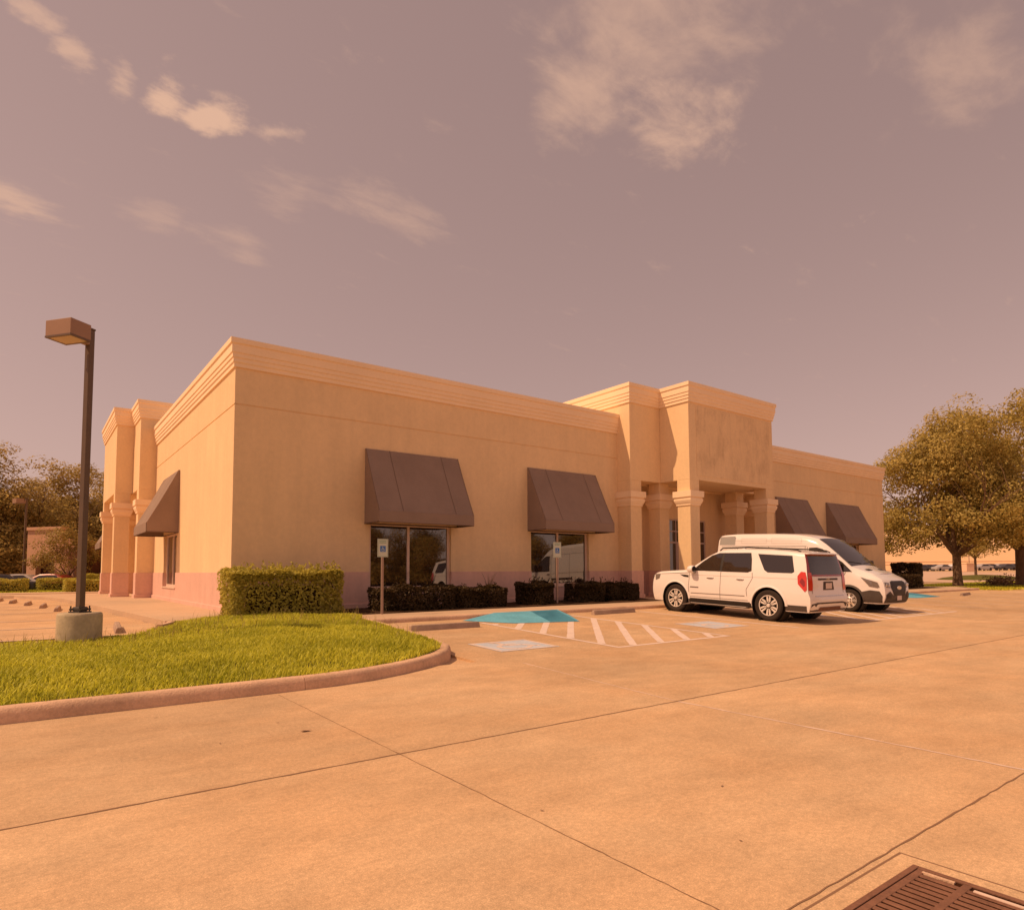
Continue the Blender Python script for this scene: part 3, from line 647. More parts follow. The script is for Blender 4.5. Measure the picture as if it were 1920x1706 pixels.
for (u0, u1) in ((BY0, LPAV[0]), (LPAV[1], BY1)):
    hh = [h for h in lh if u0 < h[0] < u1]
    bpart(panel('L', BX0, u0, u1, WT, GR - .018, hh, lo=u0 not in (BX0, BY0)), 'wall', 'stucco'); bpart(panel('L', BX0, u0, u1, GR + .018, CB + .1, lo=u0 not in (BX0, BY0)), 'upper_wall', 'stucco')
    bpart(panel('L', BX0 - .028, u0 - (.028 if u0 == BY0 else 0), u1, SW - .1, WT, hh, reveal=.25, lo=u0 not in (BX0, BY0)), 'wainscot', 'stucco_base')
    bpart(panel('L', BX0 + .02, u0, u1, GR - .05, GR + .05, lo=u0 not in (BX0, BY0)), 'reveal_groove', 'stucco')
    bpart(MB().box(BX0 - .07, BX0 - .01, u0, u1, SW - .1, SW + .13), 'plinth', 'stucco_base', bevel=.015)
# far sides, roof and dark inside
b = MB(); b.quad((BX1, BY0, 0), (BX1, BY1, 0), (BX1, BY1, CB + .1), (BX1, BY0, CB + .1)); b.quad((BX0, BY1, 0), (BX1, BY1, 0), (BX1, BY1, CB + .1), (BX0, BY1, CB + .1)); bpart(b, 'rear_wall', 'stucco')
bpart(MB().box(BX0 + .06, BX1 - .06, BY0 + .5, BY1 - .06, CB - .4, CB - .1), 'roof', 'roof_membrane')
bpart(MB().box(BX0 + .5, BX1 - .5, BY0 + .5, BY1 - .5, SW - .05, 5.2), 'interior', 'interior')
# inner skin closing the walls behind the groove
b = MB(); b.quad((BX0 + .04, BY0 + .04, 4.9), (BX1, BY0 + .04, 4.9), (BX1, BY0 + .04, CB), (BX0 + .04, BY0 + .04, CB)); b.quad((BX0 + .04, BY0 + .04, 4.9), (BX0 + .04, BY1, 4.9), (BX0 + .04, BY1, CB), (BX0 + .04, BY0 + .04, CB)); bpart(b, 'inner_skin', 'stucco')

PROF = [(0.0, 0.0), (0.045, 0.0), (0.045, 0.10), (0.06, 0.115), (0.075, 0.13), (0.075, 0.235), (0.10, 0.25), (0.10, 0.36), (0.125, 0.375), (0.125, 0.60), (0.16, 0.62), (0.16, 0.76), (0.0, 0.762)]
def cornice(path, z, prof=PROF, closed=True, sc=1.0):
    """stepped moulding mitred round a plan outline (counter-clockwise, outside on the right)"""
    n = len(path); rings = []
    for i in range(n):
        p0, p, p1 = Vector(path[i - 1]), Vector(path[i]), Vector(path[(i + 1) % n])
        d0 = (p - p0).normalized(); d1 = (p1 - p).normalized(); n0 = Vector((d0.y, -d0.x)); n1 = Vector((d1.y, -d1.x)); m = (n0 + n1) / (1 + n0.dot(n1))
        rings.append([(p.x + m.x * u * sc, p.y + m.y * u * sc, z + v * sc) for u, v in prof])
    b = MB(); k = len(prof); b.v = [p for r in rings for p in r]
    for i in range(n if closed else n - 1):
        for j in range(k - 1): b.f.append((i * k + j, ((i + 1) % n) * k + j, ((i + 1) % n) * k + j + 1, i * k + j + 1))
    b.f.append(tuple(i * k + k - 1 for i in range(n)))
    return b
bpart(cornice([(BX0, BY0), (BX1, BY0), (BX1, BY1), (BX0, BY1)], CB), 'cornice', 'stucco_cornice')

# windows
def window(face, plane, u0, u1, z0, z1, mull):
    P = (lambda b, a, c, d0, d1, e, f: b.box(a, c, plane + d0, plane + d1, e, f)) if face == 'F' else (lambda b, a, c, d0, d1, e, f: b.box(plane + d0, plane + d1, a, c, e, f))
    w = 0.085; d0, d1 = .10, .18; b = MB()
    for (a, c, e, f) in ((u0 - .02, u0 + w, z0, z1 + .02), (u1 - w, u1 + .02, z0, z1 + .02), (u0 + w, u1 - w, z1 - w, z1 + .02), (u0 + w, u1 - w, z0 - .01, z0 + w)): P(b, a, c, d0, d1, e, f)
    edges = [u0 + w] + list(mull) + [u1 - w]
    for m in mull: P(b, m - w / 2, m + w / 2, d0 + .003, d1, z0 + w, z1 - w)
    fr = bpart(b, 'window', 'frame_metal', bevel=.005)
    for i in range(len(edges) - 1):
        b = MB(); P(b, edges[i] + .01, edges[i + 1] - .01, d1 - .035, d1 - .028, z0 + w - .01, z1 - w + .01); bpart(b, 'pane', 'glass', fr)
    b = MB(); P(b, u0 - .06, u1 + .06, -.06, .19, z0 - .055, z0 - .002); bpart(b, 'sill', 'frame_metal', fr, bevel=.006)
for i, (a, c) in enumerate(FRONT_WIN): window('F', BY0, a, c, WZ0, WZ1, [a + (c - a) * .475])
for a, c in LEFT_WIN: window('L', BX0, a, c, WZ0, WZ1, [a + (c - a) * .5])

# awnings
def awning(face, plane, u0, u1, zt=5.10, zb=2.84, depth=1.02, val=0.32, top=0.05):
    P = (lambda u, d, z: (u, plane - d, z)) if face == 'F' else (lambda u, d, z: (plane - d, u, z))
    nseg = 6; b = MB(); prof = [(0.0, zt), (top, zt)]
    for i in range(1, nseg + 1):
        t = i / nseg; prof.append((top + (depth - top) * t, zt + (zb + val - zt) * t - 0.035 * math.sin(math.pi * t)))
    prof.append((depth + .004, zb))
    nu = 8; us = np.linspace(u0, u1, nu + 1)
    for i in range(len(prof) - 1):
        for j in range(nu):
            q = []
            for (pp, u) in ((prof[i], us[j]), (prof[i], us[j + 1]), (prof[i + 1], us[j + 1]), (prof[i + 1], us[j])):
                q.append(P(u, pp[0], pp[1]))
            b.quad(*q)
    for u in (u0, u1):
        b.add([P(u, d, z) for d, z in prof] + [P(u, 0, zb)], [tuple(range(len(prof) + 1))])
    me_parent = bpart(b, 'awning', 'awning')
    vl = MB(); nv = 1
    vl.quad(P(u0 - .004, depth + .014, zb + val + .004), P(u1 + .004, depth + .014, zb + val + .004), P(u1 + .004, depth + .016, zb - .004), P(u0 - .004, depth + .016, zb - .004))
    vl.quad(P(u0 - .004, depth + .014, zb + val + .004), P(u1 + .004, depth + .014, zb + val + .004), P(u1 + .004, depth - .01, zb + val + .014), P(u0 - .004, depth - .01, zb + val + .014))
    bpart(vl, 'valance', 'awning', me_parent)
    fr = MB()
    for (s, e) in (((u0, 0.02, zb), (u0, depth, zb)), ((u1, 0.02, zb), (u1, depth, zb)), ((u0, depth, zb), (u1, depth, zb)), ((u0, 0.02, zb), (u1, .02, zb))):
        fr.tube([P(*s), P(*e)], .018, 6)
    bpart(fr, 'frame', 'awning_seam', me_parent)
    for u in (u0 + .004, u1 - .004, u0 + (u1 - u0) * .24, u0 + (u1 - u0) * .80):
        sm = MB()
        for i in range(1, len(prof) - 2):
            (d0, z0), (d1, z1) = prof[i], prof[i + 1]
            sm.quad(P(u - .008, d0 + .004, z0 + .006), P(u + .008, d0 + .004, z0 + .006), P(u + .008, d1 + .004, z1 + .006), P(u - .008, d1 + .004, z1 + .006))
        bpart(sm, 'seam', 'awning_seam', me_parent)
for a, c in ((7.98, 11.22), (14.18, 17.5), (30.1, 33.1), (35.1, 38.75)): awning('F', BY0, a, c)
for a, c in ((25.72, 29.0), (44.2, 47.6)): awning('L', BX0, a, c)

# porticos: pavilion + forward tower on square piers
PT = 8.04
def pier(x0, x1, y0, y1, z1, cap=True, z0=SW):
    b = MB(); b.box(x0, x1, y0, y1, WT - .02, z1); p = bpart(b, 'pier', 'stucco', bevel=.012)
    e = .03; b = MB(); b.box(x0 - e, x1 + e, y0 - e, y1 + e, z0 + .14, WT); bpart(b, 'pier_base', 'stucco_base', p, bevel=.012)
    e = .07; b = MB(); b.box(x0 - e, x1 + e, y0 - e, y1 + e, z0 - .05, z0 + .145); bpart(b, 'pier_foot', 'stucco_base', p, bevel=.02)
    if cap:
        pr = [(0.0, 0.0), (0.035, 0.01), (0.035, 0.07), (0.05, 0.085), (0.08, 0.15), (0.10, 0.21), (0.10, 0.28), (0.075, 0.29), (0.075, 0.325), (0.13, 0.335), (0.13, 0.575), (0.0, 0.58)]
        bpart(cornice([(x0, y0), (x1, y0), (x1, y1), (x0, y1)], 3.94, pr), 'capital', 'stucco_cornice', p)
    return p
SOF = 4.97
# front entrance
TW = (20.55, 26.40); TY = 15.90; PY = 17.36
bpart(MB().box(PAV[0], PAV[1], PY, 22.0, SOF, PT + .1), 'pavilion', 'stucco', bevel=.01)
bpart(MB().box(TW[0], TW[1], TY, PY - .004, SOF - .001, PT + .098), 'tower', 'stucco', bevel=.01)
bpart(MB().box(TW[0] + .45, TW[1] - .25, TY - .012, TY + .02, 5.15, 7.95), 'sign_band', 'stucco_stained', bevel=.006)
bpart(cornice([(PAV[0], PY), (TW[0], PY), (TW[0], TY), (TW[1], TY), (TW[1], PY), (PAV[1], PY), (PAV[1], 22), (PAV[0], 22)], PT), 'portico_cornice', 'stucco_cornice')
for a in (PAV[0], PAV[1] - .62): pier(a, a + .62, PY, 18.45, SOF)
for a in (TW[0], TW[1] - .58): pier(a, a + .58, PY + .06, 18.0, SOF)
for a in (TW[0], TW[1] - .58): pier(a, a + .58, TY, TY + .62, SOF)
EY = 18.45
DU0, DU1, DZ1 = 22.10, 24.90, 3.66
bpart(panel('F', EY, PAV[0] + .3, PAV[1] - .3, WT, SOF + .02, [(DU0, DU1, WT - .01, DZ1)], reveal=.15), 'entry_wall', 'stucco')
bpart(panel('F', EY - .028, PAV[0] + .3, PAV[1] - .3, SW - .1, WT, [(DU0, DU1, SW - .2, WT + .1)], reveal=.15), 'wainscot', 'stucco_base')
def entry_doors():
    b = MB(); y0, y1 = EY + .03, EY + .09; w = .06; zt = 2.62
    for u in (DU0 + w / 2, DU1 - w / 2, (DU0 + DU1) / 2): b.box(u - w / 2, u + w / 2, y0, y1, SW if u < DU0 + .1 or u > DU1 - .1 else zt, DZ1)
    b.box(DU0, DU1, y0 + .002, y1, DZ1 - w, DZ1); b.box(DU0, DU1, y0 + .002, y1, zt - .03, zt + .05)
    b.box(DU0, DU1, y0 + .004, y1, 3.10, 3.15)
    for u in (DU0 + .75, DU1 - .75): b.box(u - .025, u + .025, y0 + .003, y1, SW, DZ1)
    fr = bpart(b, 'entrance', 'door_frame', bevel=.004)
    cols = [DU0 + w, DU0 + .725, DU0 + .775, (DU0 + DU1) / 2 - .03, (DU0 + DU1) / 2 + .03, DU1 - .775, DU1 - .725, DU1 - w]
    for i in range(0, 8, 2):
        for z0, z1 in ((zt + .05, 3.10), (3.15, DZ1 - w)): bpart(MB().box(cols[i], cols[i + 1], y1 - .03, y1 - .022, z0, z1), 'pane', 'glass', fr)
    for i in (0, 6): bpart(MB().box(cols[i], cols[i + 1], y1 - .03, y1 - .022, SW + .05, zt - .03), 'pane', 'glass', fr)
    for (a, c) in ((DU0 + .78, (DU0 + DU1) / 2 - .004), ((DU0 + DU1) / 2 + .004, DU1 - .78)):
        d = MB()
        for (e0, e1, f0, f1) in ((a, a + .09, SW + .02, zt - .035), (c - .09, c, SW + .02, zt - .035), (a + .09, c - .09, zt - .13, zt - .035), (a + .09, c - .09, SW + .02, SW + .22)): d.box(e0, e1, y0 - .01, y1 - .03, f0, f1)
        dd = bpart(d, 'door', 'door_frame', bevel=.004)
        bpart(MB().box(a + .09, c - .09, y1 - .05, y1 - .045, SW + .22, zt - .13), 'pane', 'door_glass', dd)
        hx = c - .13 if a < (DU0 + DU1) / 2 - .1 else a + .13
        h = MB(); h.tube([(hx, y0 - .06, 1.2), (hx, y0 - .06, 1.6)], .014, 8); h.tube([(hx, y0, 1.22), (hx, y0 - .06, 1.22)], .01, 6); h.tube([(hx, y0, 1.58), (hx, y0 - .06, 1.58)], .01, 6); bpart(h, 'handle', 'chrome', dd, smooth=40)
entry_doors()
# side entrance
LX, LTX = 3.62, 2.95; LT = (33.55, 39.40)
bpart(MB().box(LX, 9.0, LPAV[0], LPAV[1], SOF, PT + .1), 'pavilion', 'stucco', bevel=.01)
bpart(MB().box(LTX, LX - .004, LT[0], LT[1], SOF - .001, PT + .098), 'tower', 'stucco', bevel=.01)
bpart(cornice([(LX, LPAV[0]), (9.0, LPAV[0]), (9.0, LPAV[1]), (LX, LPAV[1]), (LX, LT[1]), (LTX, LT[1]), (LTX, LT[0]), (LX, LT[0])], PT), 'portico_cornice', 'stucco_cornice')
for u in (LPAV[0], LPAV[1] - .62): pier(LX, 4.6, u, u + .62, SOF)
for u in (LT[0], LT[1] - .58): pier(LTX, LTX + .60, u, u + .58, SOF)
bpart(panel('L', 4.64, LPAV[0] + .3, LPAV[1] - .3, SW - .1, SOF + .02), 'entry_wall', 'stucco')

# ------------------------------------------------------------------ lamp posts
def lamp_post(loc, rz, label, s=1.0):
    r = empty('lamp_post', loc, rz, label, 'lamp post', 'shoebox lamp posts of the lots'); r.scale = (s, s, s)
    b = MB(); b.lathe([(.335, -.25), (.335, .44), (.328, .47), (.31, .49), (.001, .49)], (0, 0, 0), 40); b.build('concrete_base', 'lamp_base', r, smooth=40)
    b = MB(); b.box(-.12, .12, -.12, .12, .492, .515); pl = b.build('base_plate', 'bolt', r, bevel=.004)
    for sx in (-1, 1):
        for sy in (-1, 1):
            b = MB(); b.lathe([(.012, 0), (.012, .09)], (sx * .095, sy * .095, .515), 8); b.lathe([(.026, 0), (.026, .03)], (sx * .095, sy * .095, .53), 6); b.build('anchor_bolt', 'bolt', pl)
    b = MB(); b.box(-.085, .085, -.085, .085, .516, .59); b.build('base_cover', 'bolt', r, bevel=.02)
    b = MB(); b.box(-.052, .052, -.052, .052, .52, 5.42); b.build('pole', 'bronze', r, bevel=.012)
    b = MB(); b.box(-.06, .06, -.06, .06, 5.42, 5.45); b.build('pole_cap', 'bronze', r, bevel=.006)
    b = MB(); b.box(-.22, -.05, -.055, .055, 5.14, 5.34); b.build('arm', 'bronze_head', r, bevel=.008)
    b = MB(); b.box(-.60, -.22, -.27, .27, 5.12, 5.40); hd = b.build('lamp_head', 'bronze_head', r, bevel=.006)
    b = MB(); b.box(-.565, -.255, -.235, .235, 5.108, 5.119); b.build('lens', 'lamp_lens', hd)
    b = MB(); b.box(-.605, -.565, -.275, .275, 5.105, 5.135); b.box(-.255, -.215, -.275, .275, 5.105, 5.135); b.box(-.565, -.255, -.275, -.235, 5.105, 5.135); b.box(-.565, -.255, .235, .275, 5.105, 5.135); b.build('lens_frame', 'bronze', hd)
    return r
lamp_post((.765, 14.2, 0.16), R(38), 'tall bronze lamp post with shoebox head on a concrete base in the grass', 1.065)
lamp_post((-.30, 51.8, 0.2), R(20), 'distant lamp post in front of the trees beyond the side lot', 1.10)

# ------------------------------------------------------------------ accessible parking signs
def acc_sign(x, y, h, w, ph, label):
    r = empty('parking_sign', (x, y, SW), 0, label, 'sign', 'accessible parking signs')
    b = MB(); b.box(-.03, .03, -.018, .018, -.1, h); b.build('post', 'post_steel', r, bevel=.005)
    b = MB(); b.box(-w / 2, w / 2, -.026, -.021, h - ph, h + .03); p = b.build('sign_panel', 'sign_face', r, bevel=.0)
    f = MB(); z0, z1 = h - ph, h + .03; t = .008; e = .012
    for (a, c, d, g) in ((-w / 2 + e, w / 2 - e, z1 - e - t, z1 - e), (-w / 2 + e, w / 2 - e, z0 + e, z0 + e + t), (-w / 2 + e, -w / 2 + e + t, z0 + e + t, z1 - e - t), (w / 2 - e - t, w / 2 - e, z0 + e + t, z1 - e - t)): f.quad((a, -.0275, d), (c, -.0275, d), (c, -.0275, g), (a, -.0275, g))
    f.build('border', 'sign_green', p)
    q = w * .26; cz = h - ph * .52; s = MB(); s.quad((-q, -.0280, cz - q), (q, -.0280, cz - q), (q, -.0280, cz + q), (-q, -.0280, cz + q)); s.build('symbol_square', 'sign_blue', p)
    g = MB()
    def line(pts, t):
        for (u0, v0), (u1, v1) in zip(pts[:-1], pts[1:]):
            d = Vector((u1 - u0, v1 - v0)); n = Vector((-d.y, d.x)).normalized() * t; F = lambda u, v: (u * q, -.0286, cz + v * q)
            g.quad(F(u0 - n.x, v0 - n.y), F(u1 - n.x, v1 - n.y), F(u1 + n.x, v1 + n.y), F(u0 + n.x, v0 + n.y))
    line([(-.15, .5), (-.1, .0), (.3, .0), (.5, -.55), (.66, -.5)], .08); line([(-.12, .26), (.24, .26)], .07); line([(.42 * math.cos(t) - .05, .42 * math.sin(t) - .3) for t in np.linspace(1.9, 5.8, 12)], .07); line([(-.16 + .07 * math.cos(t), .7 + .07 * math.sin(t)) for t in np.linspace(0, 6.3, 8)], .07)
    g.build('wheelchair_figure', 'sign_face', p)
    for k in range(2):
        t = MB(); zz = z1 - .055 - k * .045
        for i in range(6): t.quad((-w * .32 + i * w * .11, -.0278, zz - .013), (-w * .32 + i * w * .11 + w * .075, -.0278, zz - .013), (-w * .32 + i * w * .11 + w * .075, -.0278, zz + .013), (-w * .32 + i * w * .11, -.0278, zz + .013))
        t.build('small_print', 'sign_green', p)
acc_sign(7.13, 15.02, 1.86, .29, .43, 'accessible parking sign on a post in front of the left window')
acc_sign(13.9, 16.15, 1.98, .33, .48, 'accessible parking sign on a post in front of the second window')

# ------------------------------------------------------------------ vehicles
def interp(pts):
    xs = [p[0] for p in pts]; ys = [p[1] for p in pts]
    return lambda x: float(np.interp(x, xs, ys))
def smooth_interp(pts):
    f = interp(pts)
    def g(x, h=0.05): return 0.25 * f(x - h) + 0.5 * f(x) + 0.25 * f(x + h)
    return g
class Shell:
    """car shell: sF/sR front and rear profile over z, top over s, half width over u and z"""
    def __init__(s, sF, sR, top, wu, sec, zb, crown, bow):
        s.sF, s.sR, s.top, s.wu, s.sec, s.zb, s.crown, s.bow = sF, sR, top, wu, sec, zb, crown, bow
    rh, rw = 0.07, 0.055
    def u_of(s, x, z): return (x - s.sF(z)) / (s.sR(z) - s.sF(z))
    def half(s, x, z):
        u = max(0, min(1, s.u_of(x, z))); return s.wu(u) * s.sec(z, x)
    def build(s, nu=64, lev=(0, .06, .14, .24, .34, .44, .54, .63, .71, .78, .84, .89, .93, .965, .988, 1.0)):
        us = [0.5 - 0.5 * math.cos(math.pi * i / nu) * (1) for i in range(nu + 1)]; us = [0.35 * a + 0.65 * i / nu for i, a in enumerate(us)]
        rows = []
        for u in us:
            T = 1.5
            for _ in range(12):
                x = s.sF(T) + u * (s.sR(T) - s.sF(T)); T = 0.5 * T + 0.5 * s.top(x)
            pts = []
            for t in lev:
                z = s.zb + t * (T - s.zb); x = s.sF(z) + u * (s.sR(z) - s.sF(z)); w = s.wu(u) * s.sec(z, x)
                k = (T - z); 
                if k < s.rh: w *= 1 - s.rw * (1 - k / s.rh) ** 2
                pts.append((x, w, z))
            x, w, z = pts[-1]
            for fr in (.88, .7, .4, 0.0): pts.append((x, w * fr, z + s.crown * (1 - fr ** 2)))
            rows.append(pts)
        full = []
        for u, pts in zip(us, rows):
            e = max(0, 1 - min(u, 1 - u) / 0.0001)
            left = [(p[0], -p[1], p[2]) for p in pts]; right = [(p[0], p[1], p[2]) for p in pts[:-1]][::-1]
            full.append(left + right)
        b = MB(); n = len(full[0])
        # bow the ends out at the middle: extra cap rings
        def cap(row, sign):
            caps = []
            for fr in (.93, .8, .55, .28, 0.0):
                caps.append([(p[0] + sign * s.bow * (1 - fr ** 4) * 1.0, p[1] * fr, p[2]) for p in row])
            return caps
        b.ring(full, False)
        for row, sign, flip in ((full[0], -1, True), (full[-1], 1, False)):
            m = len(row) // 2; frs = (1, .93, .8, .55, .28, 0, -.28, -.55, -.8, -.93, -1); k = len(b.v); lev_n = m + 1
            for j in range(lev_n):
                p = row[j]
                for fr in frs:
                    yy = -fr * abs(p[1]); b.v.append((p[0] + sign * s.bow * (1 - abs(fr) ** 4), yy, p[2]))
            q = len(frs)
            for j in range(lev_n - 1):
                for i in range(q - 1): b.f.append((k + j * q + i, k + j * q + i + 1, k + (j + 1) * q + i + 1, k + (j + 1) * q + i))
        for i in range(len(full) - 1):      # floor
            a = i * n; c = (i + 1) * n; b.f.append((a, a + n - 1, c + n - 1, c))
        me = b.mesh('body'); bm = bmesh.new(); bm.from_mesh(me); bmesh.ops.remove_doubles(bm, verts=bm.verts, dist=0.0008)
        bmesh.ops.dissolve_degenerate(bm, edges=bm.edges, dist=0.0005); bmesh.ops.holes_fill(bm, edges=bm.edges); bmesh.ops.recalc_face_normals(bm, faces=bm.faces); bm.to_mesh(me); bm.free(); return me
    # patches that lie on the shell
    def side(s, poly, sgn, off, sub=0):
        pts = [(x, sgn * (s.half(x, z) + off), z) for x, z in poly]
        return pts
    def rear_x(s, y, z):
        w = s.wu(1) * s.sec(z, s.sR(z)); fr = min(1, abs(y) / w); return s.sR(z) + s.bow * (1 - fr ** 4)
    def front_x(s, y, z):
        w = s.wu(0) * s.sec(z, s.sF(z)); fr = min(1, abs(y) / w); return s.sF(z) - s.bow * (1 - fr ** 4)
def fill_poly(poly, step):
    """cut a 2D outline by a grid so that it can follow a curved shell"""
    bm = bmesh.new(); vs = [bm.verts.new((p[0], p[1], 0)) for p in poly]; bm.faces.new(vs)
    for ax in (0, 1):
        lo = min(p[ax] for p in poly); hi = max(p[ax] for p in poly); k = max(1, int((hi - lo) / step)); no = (1, 0, 0) if ax == 0 else (0, 1, 0)
        for i in range(1, k):
            c = lo + (hi - lo) * i / k; bmesh.ops.bisect_plane(bm, geom=bm.verts[:] + bm.edges[:] + bm.faces[:], plane_co=(c, c, 0), plane_no=no)
    bm.verts.index_update(); out = ([tuple(v.co[:2]) for v in bm.verts], [tuple(v.index for v in f.verts) for f in bm.faces]); bm.free(); return out
def grid_poly(sh, fn, poly, step, thick=0.0):
    pts, fs = fill_poly(poly, step); b = MB(); b.add([fn(u, v) for u, v in pts], fs); return b
def seam(fn, pts, w=0.010):
    b = MB(); P = []
    for a, c in zip(pts[:-1], pts[1:]):
        a, c = Vector(a), Vector(c); k = max(1, int((c - a).length / .08))
        for j in range(k): P.append(a + (c - a) * (j / k))
    P.append(Vector(pts[-1]))
    for i in range(len(P) - 1):
        d = (P[i + 1] - P[i]).normalized(); q = Vector((-d.y, d.x)) * w / 2
        b.quad(fn(*(P[i] - q)), fn(*(P[i + 1] - q)), fn(*(P[i + 1] + q)), fn(*(P[i] + q)))
    return b
def cut_arches(me, cuts):
    """boolean wheel openings"""
    o = bpy.data.objects.new('tmp_body', me); COL.objects.link(o); c = MB()
    for (x, z, r, y0, y1) in cuts: c.lathe([(r, y0), (r, y1)], (x, 0, z), 40, 'y')
    cm = c.mesh('tmp_cut'); shade(cm, 30); co = bpy.data.objects.new('tmp_cut', cm); COL.objects.link(co)
    md = o.modifiers.new('b', 'BOOLEAN'); md.operation = 'DIFFERENCE'; md.object = co; md.solver = 'EXACT'; md.use_self = True; md.use_hole_tolerant = True
    dg = bpy.context.evaluated_depsgraph_get(); dg.update(); res = bpy.data.meshes.new_from_object(o.evaluated_get(dg))
    bpy.data.objects.remove(co); bpy.data.objects.remove(o); return res
def wheel(parent, x, y, r, sgn, style, w=0.26):
    """wheel part (tyre) with rim, spokes, hub as its sub-parts; outer face towards sgn*y"""
    prof = [(r * .60, -w * .46), (r * .70, -w * .5), (r * .90, -w * .5), (r * .975, -w * .42), (r, -w * .28), (r, w * .28), (r * .975, w * .42), (r * .90, w * .5), (r * .70, w * .5), (r * .64, w * .46), (r * .60, w * .40)]
    if sgn < 0: prof = [(a, -h) for a, h in prof]
    b = MB(); b.lathe(prof, (x, y, r), 44, 'y', False); t = b.build('wheel', 'tyre', parent, smooth=35)
    f = y + sgn * w * .30
    b = MB(); b.lathe([(r * .655, sgn * w * .17), (r * .645, sgn * w * .15), (r * .60, 0), (r * .58, -sgn * .08), (.001, -sgn * .08)], (x, f, r), 40, 'y', False); b.build('rim', 'silver' if style == 'van' else 'car_black', t, smooth=35)
    rr = r * .635
    b = MB(); b.lathe([(rr * 1.035, 0), (rr * 1.035, sgn * .018), (rr * .955, sgn * .018), (rr * .955, 0)], (x, f + sgn * w * .12, r), 40, 'y', False); b.build('rim_lip', 'chrome' if style == 'van' else 'silver', t, smooth=35)
    n = 6
    P = lambda a, q, d: (x + math.cos(a) * q, f + d, r + math.sin(a) * q)
    if style == 'suv':
        for k in range(n):
            a0 = 2 * math.pi * k / n + math.pi / 2; b = MB()
            # U-shaped double spoke
            pts = [(.16, .96), (.13, .62), (.09, .42), (0, .36), (-.09, .42), (-.13, .62), (-.16, .96)]
            da = [(u / max(q, .3), q) for u, q in pts]
            cpts = [Vector((math.cos(a0) * q * rr - math.sin(a0) * u * rr, 0, math.sin(a0) * q * rr + math.cos(a0) * u * rr)) for u, q in pts]
            for i in range(len(cpts) - 1):
                d = (cpts[i + 1] - cpts[i]).normalized(); nq = Vector((-d.z, 0, d.x)) * .022
                A = [cpts[i] - nq, cpts[i + 1] - nq, cpts[i + 1] + nq, cpts[i] + nq]; d1 = sgn * .035
                b.add([(x + p.x, f + d1, r + p.z) for p in A] + [(x + p.x, f, r + p.z) for p in A], [(0, 1, 2, 3), (0, 4, 5, 1), (1, 5, 6, 2), (2, 6, 7, 3), (3, 7, 4, 0)])
            b.build('spoke', 'silver', t)
    else:
        for k in range(8):
            a0 = 2 * math.pi * k / 8; b = MB(); A = [P(a0 - .17, rr * .95, sgn * .02), P(a0 + .17, rr * .95, sgn * .02), P(a0 + .26, rr * .45, sgn * .05), P(a0 - .26, rr * .45, sgn * .05)]
            B = [(p[0], p[1] - sgn * .04, p[2]) for p in A]; b.add(A + B, [(0, 1, 2, 3), (0, 4, 5, 1), (1, 5, 6, 2), (2, 6, 7, 3), (3, 7, 4, 0)]); b.build('spoke', 'chrome', t)
            hole = MB()
    b = MB(); hr = rr * (.20 if style == 'suv' else .48); b.lathe([(hr, 0), (hr, sgn * .05), (hr * .8, sgn * .065), (.001, sgn * .065)], (x, f, r), 20, 'y', False); b.build('hub', 'silver', t, smooth=35)
    for k in range(5 if style == 'van' else 0):
        a = 2 * math.pi * k / 5; b = MB(); b.lathe([(.022, 0), (.018, sgn * .02), (.001, sgn * .02)], (x + math.cos(a) * hr * .6, f + sgn * .065, r + math.sin(a) * hr * .6), 8, 'y', False); b.build('wheel_nut', 'car_trim', t)
    return t
def text_mesh(txt, size, name):
    cu_ = bpy.data.curves.new(name, 'FONT'); cu_.body = txt; cu_.size = size; cu_.align_x = 'CENTER'; cu_.extrude = .003
    o = bpy.data.objects.new('tmp_text', cu_); COL.objects.link(o); dg = bpy.context.evaluated_depsgraph_get(); dg.update()
    me = bpy.data.meshes.new_from_object(o.evaluated_get(dg)); bpy.data.objects.remove(o); return me

